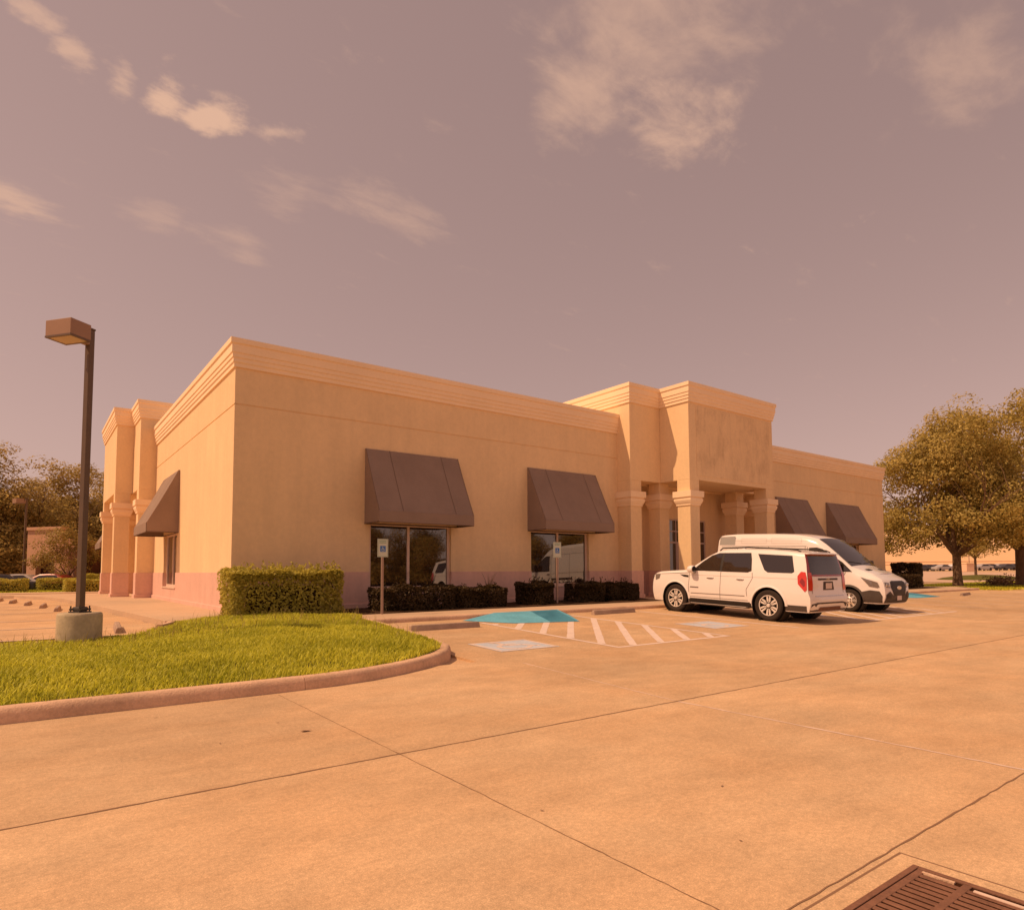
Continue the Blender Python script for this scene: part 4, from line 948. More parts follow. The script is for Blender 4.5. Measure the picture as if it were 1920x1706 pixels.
def make_suv():
    root = empty('parked_suv', (16.74, 13.80, 0), R(-90), 'white full-size SUV parked nose-in at the accessible bay, tail towards the drive', 'car')
    L_ = 5.18; HW = 1.005
    sF = smooth_interp([(.2, .12), (.35, .04), (.6, .0), (.9, .02), (1.05, .05), (1.16, .14), (1.25, .3), (1.9, .3)])
    sR = smooth_interp([(.2, L_ - .10), (.45, L_ - .0), (.68, L_ + .02), (.74, L_ - .05), (1.1, L_ - .07), (1.25, L_ - .09), (1.6, L_ - .17), (1.8, L_ - .24), (1.95, L_ - .30)])
    top = smooth_interp([(-.2, 1.08), (.05, 1.12), (.3, 1.19), (.9, 1.235), (1.35, 1.27), (1.42, 1.285), (1.75, 1.50), (2.1, 1.72), (2.35, 1.83), (2.65, 1.885), (3.2, 1.905), (4.0, 1.895), (4.5, 1.865), (4.8, 1.83), (5.4, 1.80)])
    wu = smooth_interp([(0, HW * .86), (.03, HW * .92), (.08, HW * .965), (.2, HW), (.85, HW), (.95, HW * .985), (1.0, HW * .94)])
    belt = lambda x: 1.235 + .012 * x / 5
    def sec(z, x):
        if z < .40: return .93 + .05 * (z - .2) / .2
        if z < .60: return .98 + .02 * (z - .40) / .2
        if z < .92: return 1.0 + .008 * math.sin((z - .6) / .32 * math.pi)
        bl = belt(x)
        if z < bl: return 1.0 - .022 * (z - .92) / (bl - .92)
        return .978 - .205 * ((z - bl) / .66) ** 1.12
    sh = Shell(sF, sR, top, wu, sec, .30, .03, .035)
    r = .415; wx = (.98, 4.05); wy = .86
    me = sh.build(72); me = cut_arches(me, [(wx[0], r, .485, -1.3, -.62), (wx[0], r, .485, .62, 1.3), (wx[1], r, .485, -1.3, -.62), (wx[1], r, .485, .62, 1.3)])
    me.materials.clear(); shade(me, 28); body = link('body', me, 'car_white', root)
    def put(b, name, m, par=None, **k): return b.build(name, m, par or root, **k)
    for s in (-1, 1):
        S = lambda off: (lambda x, z: (x, s * (sh.half(x, z) + off), z))
        zt = lambda x: sh.top(x) - .085
        # glass
        front = [(1.66, 1.275), (2.52, 1.275), (2.52, 1.775), (2.40, 1.765), (2.22, 1.70), (1.95, 1.53), (1.70, 1.335)]
        rear_d = [(2.60, 1.275), (3.42, 1.285), (3.50, 1.33), (3.46, 1.60), (3.40, 1.79), (2.60, 1.785)]
        rear_q = [(3.66, 1.77), (4.62, 1.735), (4.74, 1.34), (4.68, 1.30), (4.02, 1.30), (3.92, 1.36)]
        surround = [(1.58, 1.262), (3.42, 1.268), (3.54, 1.31), (3.49, 1.62), (3.43, 1.806), (2.42, 1.79), (2.18, 1.715), (1.90, 1.53)]
        put(grid_poly(sh, S(.003), surround, .12), 'window_surround', 'car_black')
        for p in (front, rear_d): put(grid_poly(sh, S(.007), p, .12), 'side_window', 'car_glass')
        q2 = [(x + (x - 4.25) * .03, z + (z - 1.54) * .04) for x, z in rear_q]
        put(grid_poly(sh, S(.003), q2, .12), 'window_surround', 'car_black'); put(grid_poly(sh, S(.007), rear_q, .12), 'side_window', 'car_glass')
        # seams
        for pts in ([(1.50, .48), (1.47, .8), (1.50, 1.24)], [(2.56, .47), (2.57, 1.26)], [(3.42, .62), (3.40, .80), (3.58, 1.12), (3.56, 1.27)], [(1.5, .50), (3.45, .50)], [(.35, 1.12), (1.47, 1.19)]):
            put(seam(S(.004), pts, .012), 'panel_gap', 'car_seam')
        put(seam(S(.003), [(1.55, .60), (3.35, .62)], .02), 'side_crease_shade', 'car_seam')  # dark strip painting a fold's shade onto the smooth shell
        put(seam(S(.003), [(1.3, 1.13), (4.9, 1.15)], .007), 'side_crease_shade', 'car_crease_shade')  # thin grey strip in place of the shade along the shoulder crease
        # sill cladding and running board
        put(grid_poly(sh, S(.006), [(1.47, .31), (3.56, .31), (3.53, .455), (1.48, .455)], .2), 'sill_trim', 'car_black')
        b = MB(); y0, y1 = sorted((s * .90, s * 1.06)); b.box(1.55, 3.48, y0, y1, .285, .335); put(b, 'running_board', 'car_trim', bevel=.012)
        b = MB(); y0, y1 = sorted((s * 1.055, s * 1.065)); b.box(1.6, 3.43, y0, y1, .315, .33); put(b, 'board_strip', 'chrome')
        put(grid_poly(sh, S(.006), [(4.54, .32), (5.09, .32), (5.09, .47), (4.50, .47)], .15), 'lower_bumper_trim', 'car_trim')
        # handles, vent, badge
        for x in (2.22, 3.20):
            b = MB(); yy = s * (sh.half(x, 1.07) + .018); b.tube([(x - .11, yy - s * .012, 1.075), (x - .06, yy + s * .012, 1.083), (x + .06, yy + s * .012, 1.083), (x + .11, yy - s * .012, 1.075)], .014, 6); put(b, 'door_handle', 'car_white', smooth=50)
            put(seam(S(.005), [(x - .12, 1.062), (x + .12, 1.062)], .018), 'handle_recess_shade', 'car_seam')  # dark strip painting the shade under the handle
        put(grid_poly(sh, S(.006), [(1.13, 1.135), (1.46, 1.115), (1.46, 1.055), (1.28, 1.07)], .1), 'fender_vent', 'car_black')
        put(seam(S(.006), [(1.53, .78), (1.83, .775)], .030), 'door_badge', 'car_seam')
        # mirror
        b = MB(); mx, my, mz = 1.66, s * 1.10, 1.30
        rg = []
        for xx, sx_ in ((mx - .13, .55), (mx - .09, .9), (mx, 1.0), (mx + .06, .96), (mx + .075, .85)):
            rg.append([(xx, my + math.cos(t) * .13 * sx_, mz + math.sin(t) * .115 * sx_) for t in np.linspace(0, 2 * math.pi, 15)[:-1]])
        b.ring(rg); mi = put(b, 'wing_mirror', 'car_white', smooth=40)
        b = MB(); b.ring([[(mx + .078, my + math.cos(t) * .105, mz + math.sin(t) * .09) for t in np.linspace(0, 2 * math.pi, 15)[:-1]], [(mx + .082, my + math.cos(t) * .10, mz + math.sin(t) * .085) for t in np.linspace(0, 2 * math.pi, 15)[:-1]]]); put(b, 'mirror_glass', 'car_glass', mi)
        b = MB(); b.box(mx - .06, mx + .05, *sorted((s * .94, s * 1.05)), 1.19, 1.24); put(b, 'mirror_foot', 'car_black', mi, bevel=.01)
        # roof rail
        ry = s * .74; b = MB(); b.tube([(2.38, ry, 1.855), (2.46, ry, 1.925), (3.3, ry, 1.955), (4.5, ry, 1.92), (4.72, ry, 1.895), (4.82, ry, 1.85)], .019, 6); put(b, 'roof_rail', 'car_black', smooth=40)
        # lamps
        tl_side = [(4.87, 1.02), (5.05, .83), (5.10, .88), (5.085, 1.20), (5.04, 1.33), (4.93, 1.34), (4.85, 1.22)]
        b = grid_poly(sh, S(.012), tl_side, .06)
        rp = [(s * .945, .86), (s * .78, .86), (s * .76, 1.0), (s * .77, 1.32), (s * .91, 1.32), (s * .94, 1.2)]
        b2 = grid_poly(sh, lambda y, z: (sh.rear_x(y, z) + .012, y, z), rp, .06); b.add(b2.v, b2.f); tl = put(b, 'tail_light', 'tail_red')
        b = grid_poly(sh, S(.016), [(4.91, 1.08), (5.02, .95), (5.05, 1.0), (5.04, 1.10), (4.97, 1.18)], .05); put(b, 'inner_lens', 'tail_dark', tl)
        b = grid_poly(sh, S(.008), [(.10, 1.10), (.34, 1.12), (.30, .98), (.14, .92)], .06); b2 = grid_poly(sh, lambda y, z: (sh.front_x(y, z) - .008, y, z), [(s * .62, 1.06), (s * .90, 1.06), (s * .90, .90), (s * .68, .92)], .06); b.add(b2.v, b2.f); put(b, 'head_light', 'head_lamp')
        for x in wx:
            b = MB(); b.lathe([(.479, 0), (.479, -s * .355), (.05, -s * .355)], (x, s * 1.0, r), 32, 'y', False); put(b, 'wheel_well', 'car_black', smooth=30)
            b = MB(); ang = np.linspace(R(2), R(178), 32)
            for i in range(31):
                q = []
                for a_, rad in ((ang[i], .486), (ang[i + 1], .486), (ang[i + 1], .545), (ang[i], .545)):
                    xx, zz = x + math.cos(a_) * rad, r + math.sin(a_) * rad; q.append((xx, s * (sh.half(xx, max(zz, .31)) + (.022 if rad < .5 else .004)), zz))
                b.quad(*q)
            put(b, 'arch_flare', 'car_white', smooth=50)
            wheel(root, x, s * wy, r, s, 'suv', .275)
    RX = lambda off: (lambda y, z: (sh.rear_x(y, z) + off, y, z))
    put(grid_poly(sh, RX(.006), [(-.80, 1.27), (.80, 1.27), (.74, 1.76), (-.74, 1.76)], .12), 'rear_window', 'car_glass')
    put(grid_poly(sh, RX(.003), [(-.93, 1.235), (-.60, 1.22), (.60, 1.22), (.93, 1.235), (.80, 1.80), (-.80, 1.80)], .12), 'rear_window_surround', 'tail_dark')
    b = MB(); rg = []
    for y in np.linspace(-.76, .76, 9):
        x0 = sh.rear_x(y, 1.80); rg.append([(x0 - .16, y, 1.845), (x0 + .10, y, 1.812), (x0 + .11, y, 1.795), (x0 - .05, y, 1.775)])
    b.ring(rg); put(b, 'spoiler', 'car_white', bevel=.008)
    for pts in ([(-.79, .76), (-.78, 1.21)], [(.79, .76), (.78, 1.21)], [(-.79, .76), (.79, .76)]): put(seam(RX(.005), pts, .014), 'tailgate_gap', 'car_seam')
    put(grid_poly(sh, RX(.008), [(-.50, 1.125), (.50, 1.125), (.50, 1.175), (-.50, 1.175)], .2), 'emblem_strip', 'car_trim')
    tm = text_mesh('GMC', .105, 'emblem'); tm.transform(Matrix(((0, 0, 1, sh.rear_x(0, 1.15) + .012), (1, 0, 0, 0), (0, 1, 0, 1.11), (0, 0, 0, 1)))); tm.materials.clear(); link('emblem', tm, 'chrome', root)
    put(grid_poly(sh, RX(.004), [(-.28, .87), (.28, .87), (.24, 1.09), (-.24, 1.09)], .2), 'plate_recess', 'car_trim')
    b = MB(); x0 = sh.rear_x(0, .98) + .012; b.box(x0, x0 + .006, -.155, .155, .90, 1.05); put(b, 'licence_plate', 'plate')
    put(grid_poly(sh, RX(.006), [(-.90, .33), (.90, .33), (.90, .52), (.62, .56), (-.62, .56), (-.90, .52)], .15), 'lower_bumper', 'car_trim')
    put(grid_poly(sh, RX(.010), [(-.60, .335), (.60, .335), (.52, .44), (-.52, .44)], .15), 'tow_valance', 'rust')
    put(grid_poly(sh, RX(.012), [(-.72, .705), (.72, .705), (.72, .735), (-.72, .735)], .2), 'bumper_strip', 'chrome')
    FX = lambda off: (lambda y, z: (sh.front_x(y, z) - off, y, z))
    put(grid_poly(sh, FX(.006), [(-.58, .62), (.58, .62), (.60, 1.05), (-.60, 1.05)], .12), 'grille', 'car_black')
    # windscreen lies on the top of the shell
    b = MB(); xs = np.linspace(1.44, 2.34, 8)
    for i in range(7):
        w0 = sh.half(xs[i], sh.top(xs[i])) * .86; w1 = sh.half(xs[i + 1], sh.top(xs[i + 1])) * .86
        ys = np.linspace(-1, 1, 7)
        for j in range(6):
            T = lambda x, f, w: (x - .0, f * w, sh.top(x) + sh.crown * (1 - (f * .9) ** 2) + .006)
            b.quad(T(xs[i], ys[j], w0), T(xs[i], ys[j + 1], w0), T(xs[i + 1], ys[j + 1], w1), T(xs[i + 1], ys[j], w1))
    put(b, 'windscreen', 'car_glass', smooth=60)
    b = MB(); b.ring([[(2.62, -.05, 1.92), (2.72, -.05, 1.92), (2.72, .05, 1.92), (2.62, .05, 1.92)], [(2.68, -.015, 1.985), (2.72, -.015, 1.985), (2.72, .015, 1.985), (2.68, .015, 1.985)]]); put(b, 'roof_antenna', 'car_white', bevel=.006)
    b = MB(); b.box(.35, 4.85, -.6, .6, .26, .5); put(b, 'underbody', 'car_black')
    root.rotation_euler = (R(0.0), 0, R(-90)); return root
suv = make_suv()
# the lot slopes: lean the car with it
def settle(root, ya, yb, nose_up):
    """stand the vehicle on the sloping lot between two axle lines"""
    dz = gz(yb) - gz(ya); ang = math.atan2(dz, yb - ya); z0 = gz(ya) - (ya - root.location.y) * math.tan(ang)
    root.location.z = z0; m = Matrix.Rotation(ang, 3, 'X') @ root.rotation_euler.to_matrix(); root.rotation_euler = m.to_euler()
settle(suv, 13.80 - 4.05, 13.80 - .98, True)

def make_van():
    root = empty('parked_van', (22.0, 9.15, 0), R(90), 'white high-roof cargo van with dark bumper, parked nose out beside the SUV', 'van')
    L_ = 6.0; HW = 1.03
    sF = smooth_interp([(.2, .16), (.35, .06), (.5, .0), (.7, .0), (.95, .05), (1.08, .14), (1.2, .40), (1.5, .55), (2.7, .6)])
    sR = smooth_interp([(.2, L_ - .08), (.5, L_), (1.6, L_ - .01), (2.3, L_ - .06), (2.6, L_ - .12), (2.8, L_ - .18)])
    top = smooth_interp([(-.2, .98), (.0, 1.02), (.15, 1.12), (.45, 1.24), (.85, 1.36), (1.0, 1.42), (1.5, 1.86), (1.85, 2.15), (2.1, 2.32), (2.45, 2.42), (2.9, 2.48), (3.6, 2.51), (5.2, 2.52), (5.75, 2.49), (6.1, 2.42)])
    wu = smooth_interp([(0, HW * .78), (.02, HW * .86), (.06, HW * .94), (.14, HW * .985), (.25, HW), (.95, HW), (1.0, HW * .97)])
    def sec(z, x):
        if z < .45: return .95 + .05 * (z - .25) / .2
        if z < 1.25: return 1.0
        k = max(0, min(1, (2.4 - x) / 1.4))
        return 1.0 - (.12 + .10 * k) * ((z - 1.25) / 1.3) ** 1.25
    sh = Shell(sF, sR, top, wu, sec, .30, .045, .06)
    sh.rh, sh.rw = 0.22, 0.13
    r = .365; wx = (1.03, 4.55); wy = .87
    me = sh.build(80); me = cut_arches(me, [(wx[0], r, .44, -1.3, -.62), (wx[0], r, .44, .62, 1.3), (wx[1], r, .44, -1.3, -.62), (wx[1], r, .44, .62, 1.3)])
    me.materials.clear(); shade(me, 28); link('body', me, 'car_white', root)
    def put(b, name, m, par=None, **k): return b.build(name, m, par or root, **k)
    for s in (-1, 1):
        S = lambda off: (lambda x, z: (x, s * (sh.half(x, z) + off), z))
        win = [(1.30, 1.33), (2.30, 1.30), (2.30, 1.98), (2.12, 1.99), (1.95, 1.95)]
        quarter = [(1.00, 1.30), (1.27, 1.31), (1.27, 1.55)]
        put(grid_poly(sh, S(.003), [(.93, 1.27), (2.36, 1.26), (2.36, 2.03), (2.10, 2.045), (1.90, 1.99), (1.24, 1.57)], .12), 'window_surround', 'car_black')
        for p in (win, quarter): put(grid_poly(sh, S(.008), p, .12), 'side_window', 'car_glass')
        for pts in ([(1.27, .47), (1.30, .9), (1.12, 1.26)], [(2.42, .45), (2.42, 2.06)], [(2.5, .45), (2.5, 2.08)], [(3.85, .45), (3.85, 2.08)], [(5.1, .5), (5.1, 2.0)], [(2.46, 2.08), (5.8, 2.06)], [(2.6, 1.15), (5.8, 1.15)]):
            put(seam(S(.004), pts, .013), 'panel_gap', 'car_seam')
        for (a, c, e, f) in ((2.65, 3.75, 2.18, 2.36), (3.95, 4.95, 2.18, 2.36)):
            put(seam(S(.004), [(a, e), (c, e), (c, f), (a, f), (a, e)], .006), 'roof_pressing_shade', 'car_crease_shade')  # pressed outlines drawn as grey shade lines, the shell stays smooth
        put(seam(S(.004), [(2.3, 2.28), (5.9, 2.28)], .006), 'roof_pressing_shade', 'car_crease_shade')  # shade line of the roof step, painted as a grey strip
        put(grid_poly(sh, S(.006), [(5.22, 2.12), (5.9, 2.12), (5.88, 2.42), (5.22, 2.44)], .15), 'rear_roof_panel', 'car_grey_film')
        put(grid_poly(sh, S(.008), [(1.50, .31), (4.08, .31), (4.06, .50), (1.52, .50)], .2), 'sill_trim', 'car_trim'); put(grid_poly(sh, S(.012), [(2.5, .82), (4.05, .82), (4.05, .92), (2.5, .92)], .2), 'rub_strip', 'car_trim')
        # dark bumper wraps round the corner
        put(grid_poly(sh, S(.008), [(.08, .33), (.62, .33), (.58, .50), (.63, .66), (.40, .72), (.14, .70), (.06, .55)], .08), 'bumper_corner', 'car_trim')
        hl = grid_poly(sh, S(.014), [(.14, .83), (.20, .97), (.50, 1.06), (.68, 1.12), (.52, .96), (.42, .84), (.2, .80)], .05)
        b2 = grid_poly(sh, lambda y, z: (sh.front_x(y, z) - .014, y, z), [(s * .56, .80), (s * .78, .82), (s * .80, .98), (s * .60, .96)], .05); hl.add(b2.v, b2.f); h = put(hl, 'head_light', 'head_lamp')
        put(grid_poly(sh, S(.018), [(.46, .86), (.56, 1.0), (.66, 1.10), (.55, .99)], .04), 'turn_lens', 'amber', h)
        for (yy, zz, rad) in ((.74, .89, .055), (.62, .885, .045)):
            b = MB(); xx = sh.front_x(s * yy, zz) - .016; b.lathe([(rad, 0), (rad * .8, -.01), (.001, -.012)], (xx, s * yy, zz), 14, 'x', False); put(b, 'lamp_bowl', 'chrome', h, smooth=50)
        b2 = grid_poly(sh, lambda y, z: (sh.front_x(y, z) - .014, y, z), [(s * .50, .46), (s * .74, .48), (s * .76, .60), (s * .56, .60)], .06); put(b2, 'fog_recess', 'car_black')
        # mirror
        mx, my, mz = 1.36, s * 1.17, 1.46; b = MB(); rg = []
        for xx, k in ((mx - .10, .6), (mx - .07, .95), (mx, 1.0), (mx + .07, .95), (mx + .085, .85)): rg.append([(xx, my + u * .105 * k, mz + v * .185 * k) for u, v in ((-.8, -1), (.8, -1), (1, -.85), (1, .85), (.8, 1), (-.8, 1), (-1, .85), (-1, -.85))])
        b.ring(rg); mi = put(b, 'wing_mirror', 'car_trim', bevel=.01)
        b = MB(); b.box(mx + .086, mx + .09, my - .08, my + .08, mz - .15, mz + .15); put(b, 'mirror_glass', 'car_glass', mi)
        b = MB(); b.box(mx - .04, mx + .05, *sorted((s * .95, s * 1.10)), 1.30, 1.36); put(b, 'mirror_foot', 'car_black', mi, bevel=.01)
        b = MB(); x = 2.28; yy = s * (sh.half(x, 1.12) + .015); b.box(x - .1, x + .1, *sorted((yy, yy + s * .02)), 1.10, 1.14); put(b, 'door_handle', 'car_black', bevel=.006)
        for x in wx:
            b = MB(); b.lathe([(.434, 0), (.434, -s * .335), (.05, -s * .335)], (x, s * 1.0, r), 32, 'y', False); put(b, 'wheel_well', 'car_black', smooth=30)
            b = MB(); ang = np.linspace(R(2), R(178), 32)
            for i in range(31):
                q = []
                for a_, rad in ((ang[i], .441), (ang[i + 1], .441), (ang[i + 1], .50), (ang[i], .50)):
                    xx, zz = x + math.cos(a_) * rad, r + math.sin(a_) * rad; q.append((xx, s * (sh.half(xx, max(zz, .31)) + (.028 if rad < .46 else .006)), zz))
                b.quad(*q)
            put(b, 'arch_trim', 'car_trim', smooth=50); wheel(root, x, s * wy, r, s, 'van', .235)
    FX = lambda off: (lambda y, z: (sh.front_x(y, z) - off, y, z))
    gr = put(grid_poly(sh, FX(.010), [(-.38, .56), (.38, .56), (.52, .80), (.50, .98), (.38, 1.02), (-.38, 1.02), (-.50, .98), (-.52, .80)], .06), 'grille', 'car_black')
    for zz in (.63, .71, .87, .94): put(seam(FX(.018), [(-.42, zz), (.42, zz)], .014), 'grille_bar', 'car_trim', gr)
    b = MB(); x0 = sh.front_x(0, .80) - .03
    b.add([(x0, math.cos(t) * .135, .80 + math.sin(t) * .055) for t in np.linspace(0, 6.2832, 25)[:-1]] + [(x0 + .02, math.cos(t) * .14, .80 + math.sin(t) * .06) for t in np.linspace(0, 6.2832, 25)[:-1]], [tuple(range(24))] + [(i, (i + 1) % 24, 24 + (i + 1) % 24, 24 + i) for i in range(24)]); put(b, 'oval_badge', 'chrome', gr)
    put(grid_poly(sh, FX(.008), [(-.80, .33), (.80, .33), (.80, .60), (.60, .70), (.40, .56), (-.40, .56), (-.60, .70), (-.80, .60)], .08), 'front_bumper', 'car_trim')
    b = MB(); x0 = sh.front_x(0, .47) - .022; b.box(x0, x0 + .008, -.155, .155, .415, .555); put(b, 'licence_plate', 'plate')
    put(seam(FX(.012), [(-.70, .40), (.70, .40)], .03), 'bumper_slot', 'car_black')
    # windscreen and bonnet
    b = MB(); xs = np.linspace(1.02, 2.10, 10)
    for i in range(9):
        ys = np.linspace(-1, 1, 9)
        def T(x, f):
            z = sh.top(x); w = sh.half(x, z - .03) * .87; return (x, f * w, z + sh.crown * (1 - (f * .9) ** 2) + .008)
        for j in range(8): b.quad(T(xs[i], ys[j]), T(xs[i], ys[j + 1]), T(xs[i + 1], ys[j + 1]), T(xs[i + 1], ys[j]))
    put(b, 'windscreen', 'car_glass', smooth=60)
    for s in (-1, 1):
        b = MB(); b.quad((.62, s * .25, sh.top(.62) + .05), (.62, s * .55, sh.top(.62) + .04), (.74, s * .58, sh.top(.74) + .04), (.74, s * .28, sh.top(.74) + .05)); put(b, 'bonnet_vent', 'car_black')
        b = MB(); b.tube([(1.06, s * .10, sh.top(1.06) + .065), (1.16, s * .75, sh.top(1.16) + .035)], .010, 5); put(b, 'wiper', 'car_black')
    b = MB(); b.box(.4, 5.7, -.6, .6, .24, .5); put(b, 'underbody', 'car_black')
    return root
van = make_van()
settle(van, 9.15 + 1.03, 9.15 + 4.55, False)

# ------------------------------------------------------------------ vegetation
def leaf_quads(C, Nrm, size, aspect=0.55, jitter=0.25):
    """two-triangle folded leaves at centres C with normals near Nrm"""
    n = len(C); t = rng.normal(size=(n, 3)); N = Nrm + rng.normal(scale=.55, size=(n, 3)); N /= np.linalg.norm(N, axis=1)[:, None] + 1e-9
    t -= N * (t * N).sum(1)[:, None]; t /= np.linalg.norm(t, axis=1)[:, None] + 1e-9; s = np.cross(N, t)
    sz = size * (1 + rng.uniform(-jitter, jitter, n))[:, None]
    V = np.stack([C - t * sz * .5, C + s * sz * aspect * .5 + N * sz * .08, C + t * sz * .5, C - s * sz * aspect * .5 + N * sz * .08], 1).reshape(-1, 3)
    F = np.arange(4 * n).reshape(n, 4); return V, F
def branch_tree(seed, height, spread, trunk_r, fork_z, n_main=6):
    """trunk and limbs as tapered tubes; returns (mesh builder, twig end points)"""
    rr = random.Random(seed); b = MB(); ends = []
    def limb(p, d, length, r, depth):
        n = 5; pts = [p]; rad = [r]; q = p.copy(); dd = d.copy()
        for i in range(n):
            dd = (dd + Vector((rr.uniform(-.22, .22), rr.uniform(-.22, .22), rr.uniform(-.05, .16)))).normalized(); q = q + dd * (length / n); pts.append(q.copy()); rad.append(r * (1 - .55 * (i + 1) / n))
        b.tube(pts, rad, 7 if depth < 2 else 5, False)
        if depth >= 3: ends.append(pts[-1]); return
        for k in range(rr.choice((2, 3, 3))):
            i = rr.choice((3, 4, 5, 5)); nd = (dd + Vector((rr.uniform(-.9, .9), rr.uniform(-.9, .9), rr.uniform(-.15, .6)))).normalized(); limb(pts[i], nd, length * rr.uniform(.55, .8), rad[i] * .72, depth + 1)
        ends.append(pts[-1])
    rg = []; lean_ = Vector((rr.uniform(-.06, .06), rr.uniform(-.06, .06), 1))
    tp = [Vector((0, 0, -.1)), Vector((0, 0, .12)), Vector((lean_.x * .4, lean_.y * .4, fork_z * .35)), Vector((lean_.x, lean_.y, fork_z * .7)), Vector((lean_.x * 1.2, lean_.y * 1.2, fork_z))]
    b.tube(tp, [trunk_r * 1.55, trunk_r * 1.2, trunk_r, trunk_r * .95, trunk_r * .9], 12, False)
    for k in range(n_main):
        a = 2 * math.pi * k / n_main + rr.uniform(-.4, .4); up = rr.uniform(.55, 1.3); d = Vector((math.cos(a), math.sin(a), up)).normalized()
        limb(tp[-1] - Vector((0, 0, .15)), d, (height - fork_z) * rr.uniform(.30, .42) * (1.1 if up < .8 else 1), trunk_r * .62, 1)
    limb(tp[-1], Vector((0, 0, 1)), (height - fork_z) * .34, trunk_r * .6, 1)
    return b, ends
def tree_meshes(seed, height, spread, trunk_r, fork_z, n_clump, leaves, leaf, matn, base_z, sq=0.9, clump_r=0.9):
    rr = np.random.default_rng(seed); b, ends = branch_tree(seed, height, spread, trunk_r, fork_z)
    tm = b.mesh('trunk', 50); tm.materials.append(MATS['bark'])
    cz = (height + base_z) / 2; rz_ = (height - base_z) / 2; C = []
    lobes = []
    for i in range(16):
        an = rr.uniform(0, 6.28); q = rr.uniform(.15, .72) * spread; lobes.append((math.cos(an) * q, math.sin(an) * q, cz + rr.uniform(-.78, .55) * rz_, rr.uniform(.24, .46)))
    for i in range(11):
        an = 6.28 * i / 11 + rr.uniform(-.2, .2); q = rr.uniform(.5, .78) * spread; lobes.append((math.cos(an) * q, math.sin(an) * q, cz - rr.uniform(.45, .92) * rz_, rr.uniform(.22, .32)))
    for i in range(4):
        an = rr.uniform(0, 6.28); q = rr.uniform(0, .42) * spread; lobes.append((math.cos(an) * q, math.sin(an) * q, cz + rr.uniform(.5, .8) * rz_, rr.uniform(.18, .30)))
    wts = np.array([l[3] ** 2 for l in lobes]); wts /= wts.sum()
    tries = 0
    while len(C) < n_clump and tries < 60000:
        tries += 1; l = lobes[rr.choice(len(lobes), p=wts)]; v = rr.normal(size=3); v /= np.linalg.norm(v); q = rr.uniform(.2, 1.0) ** .45 * l[3]
        p = np.array([l[0] + v[0] * q * spread, l[1] + v[1] * q * spread, l[2] + v[2] * q * rz_ * .85])
        dz = (p[2] - cz) / rz_; e = (p[0] / spread) ** 2 + (p[1] / spread) ** 2 + (dz ** 2 if dz > 0 else dz ** 6)
        if e > 1.08 or p[2] < base_z - .2: continue
        C.append(p)
    C = np.array(C); rad = clump_r * rr.uniform(.55, 1.25, len(C)); P = []; Nn = []
    ctr = np.array([0, 0, cz])
    for c, r in zip(C, rad):
        k = int(leaves * (r / clump_r) ** 2); v = rr.normal(size=(k, 3)); v /= np.linalg.norm(v, axis=1)[:, None]; q = rr.uniform(.25, 1, k)[:, None] ** .45
        P.append(c + v * q * r * np.array([1, 1, .72])); o = (c - ctr); o = o / (np.linalg.norm(o) + 1e-6); Nn.append(v * .8 + o * .5 + np.array([0, 0, .45]))
    V, F = leaf_quads(np.concatenate(P), np.concatenate(Nn), leaf); return tm, np_mesh('crown', V, F, matn)
OAK_A = tree_meshes(3, 11.9, 5.3, .27, 2.2, 560, 110, .19, 'oak_leaf', 2.6)
OAK_B = tree_meshes(9, 12.6, 5.6, .29, 2.3, 620, 110, .19, 'oak_leaf', 2.6)
WOOD = tree_meshes(17, 14.5, 6.4, .34, 3.2, 520, 90, .26, 'wood_leaf', 1.0, clump_r=1.15)
SMALL = tree_meshes(23, 4.2, 2.1, .09, 1.0, 90, 90, .13, 'yellow_leaf', 1.0, clump_r=.5)
SLIM = tree_meshes(29, 8.5, 2.3, .12, 2.3, 120, 85, .17, 'oak_leaf', 2.4, clump_r=.65)
def tree(meshes, loc, rz, s, label, group=None, sz=None):
    r = empty('tree', loc, rz, label, 'tree', group); r.scale = (s, s, sz or s)
    for nm, me in zip(('trunk', 'crown'), meshes): link(nm, me, None, r)
    return r
# right: oaks beside the far kerb
tree(OAK_A, (50.2, 17.0, .25), R(20), 1.0, 'broad oak with forked trunk on the grass strip right of the building', 'oaks right of the building')
tree(OAK_B, (56.2, 15.1, .25), R(140), 1.12, 'tall oak cut by the right edge of the photo', 'oaks right of the building')
tree(SLIM, (50.5, 22.3, .25), R(60), .85, 'slim tree beside the far corner of the building', 'oaks right of the building')
tree(SLIM, (80, 25.4, .35), R(100), 1.0, 'thin-trunked tree on a mound behind the broad oak')
# left: wooded row beyond the side lot
for i, (x, y, s, rz, lb) in enumerate(((-10.2, 65, 1.08, 10, 'tall dark tree at the left edge of the photo'), (-4.0, 71, 1.09, 80, 'rounded tree behind the distant lamp post'), (2.2, 75, 1.07, 200, 'dark tree seen left of the near lamp post'), (7.4, 79, 1.04, 300, 'dark tree seen between the near lamp post and the building'), (-14.5, 72, 1.15, 150, 'tree behind the left edge of the wooded row'), (9.8, 66, .72, 45, 'lighter tree top peeping past the side tower'), (-7, 80, .95, 20, 'tree deep in the wooded row behind the left pair'), (0, 84, .98, 110, 'tree deep in the wooded row behind the distant lamp post'), (7, 88, .95, 250, 'tree deepest in the wooded row'), (-21, 78, 1.0, 330, 'outermost tree of the wooded row on the left'))):
    tree(WOOD, (x, y, .2), R(rz), s, lb, 'wooded row beyond the side lot', s * .80)
tree(SMALL, (2.0, 50.8, .2), R(0), 1.05, 'small yellowish tree left of the near lamp post', 'small ornamental trees'); tree(SMALL, (5.9, 56, .2), R(120), .9, 'small yellowish tree between the lamp post and the side tower', 'small ornamental trees')
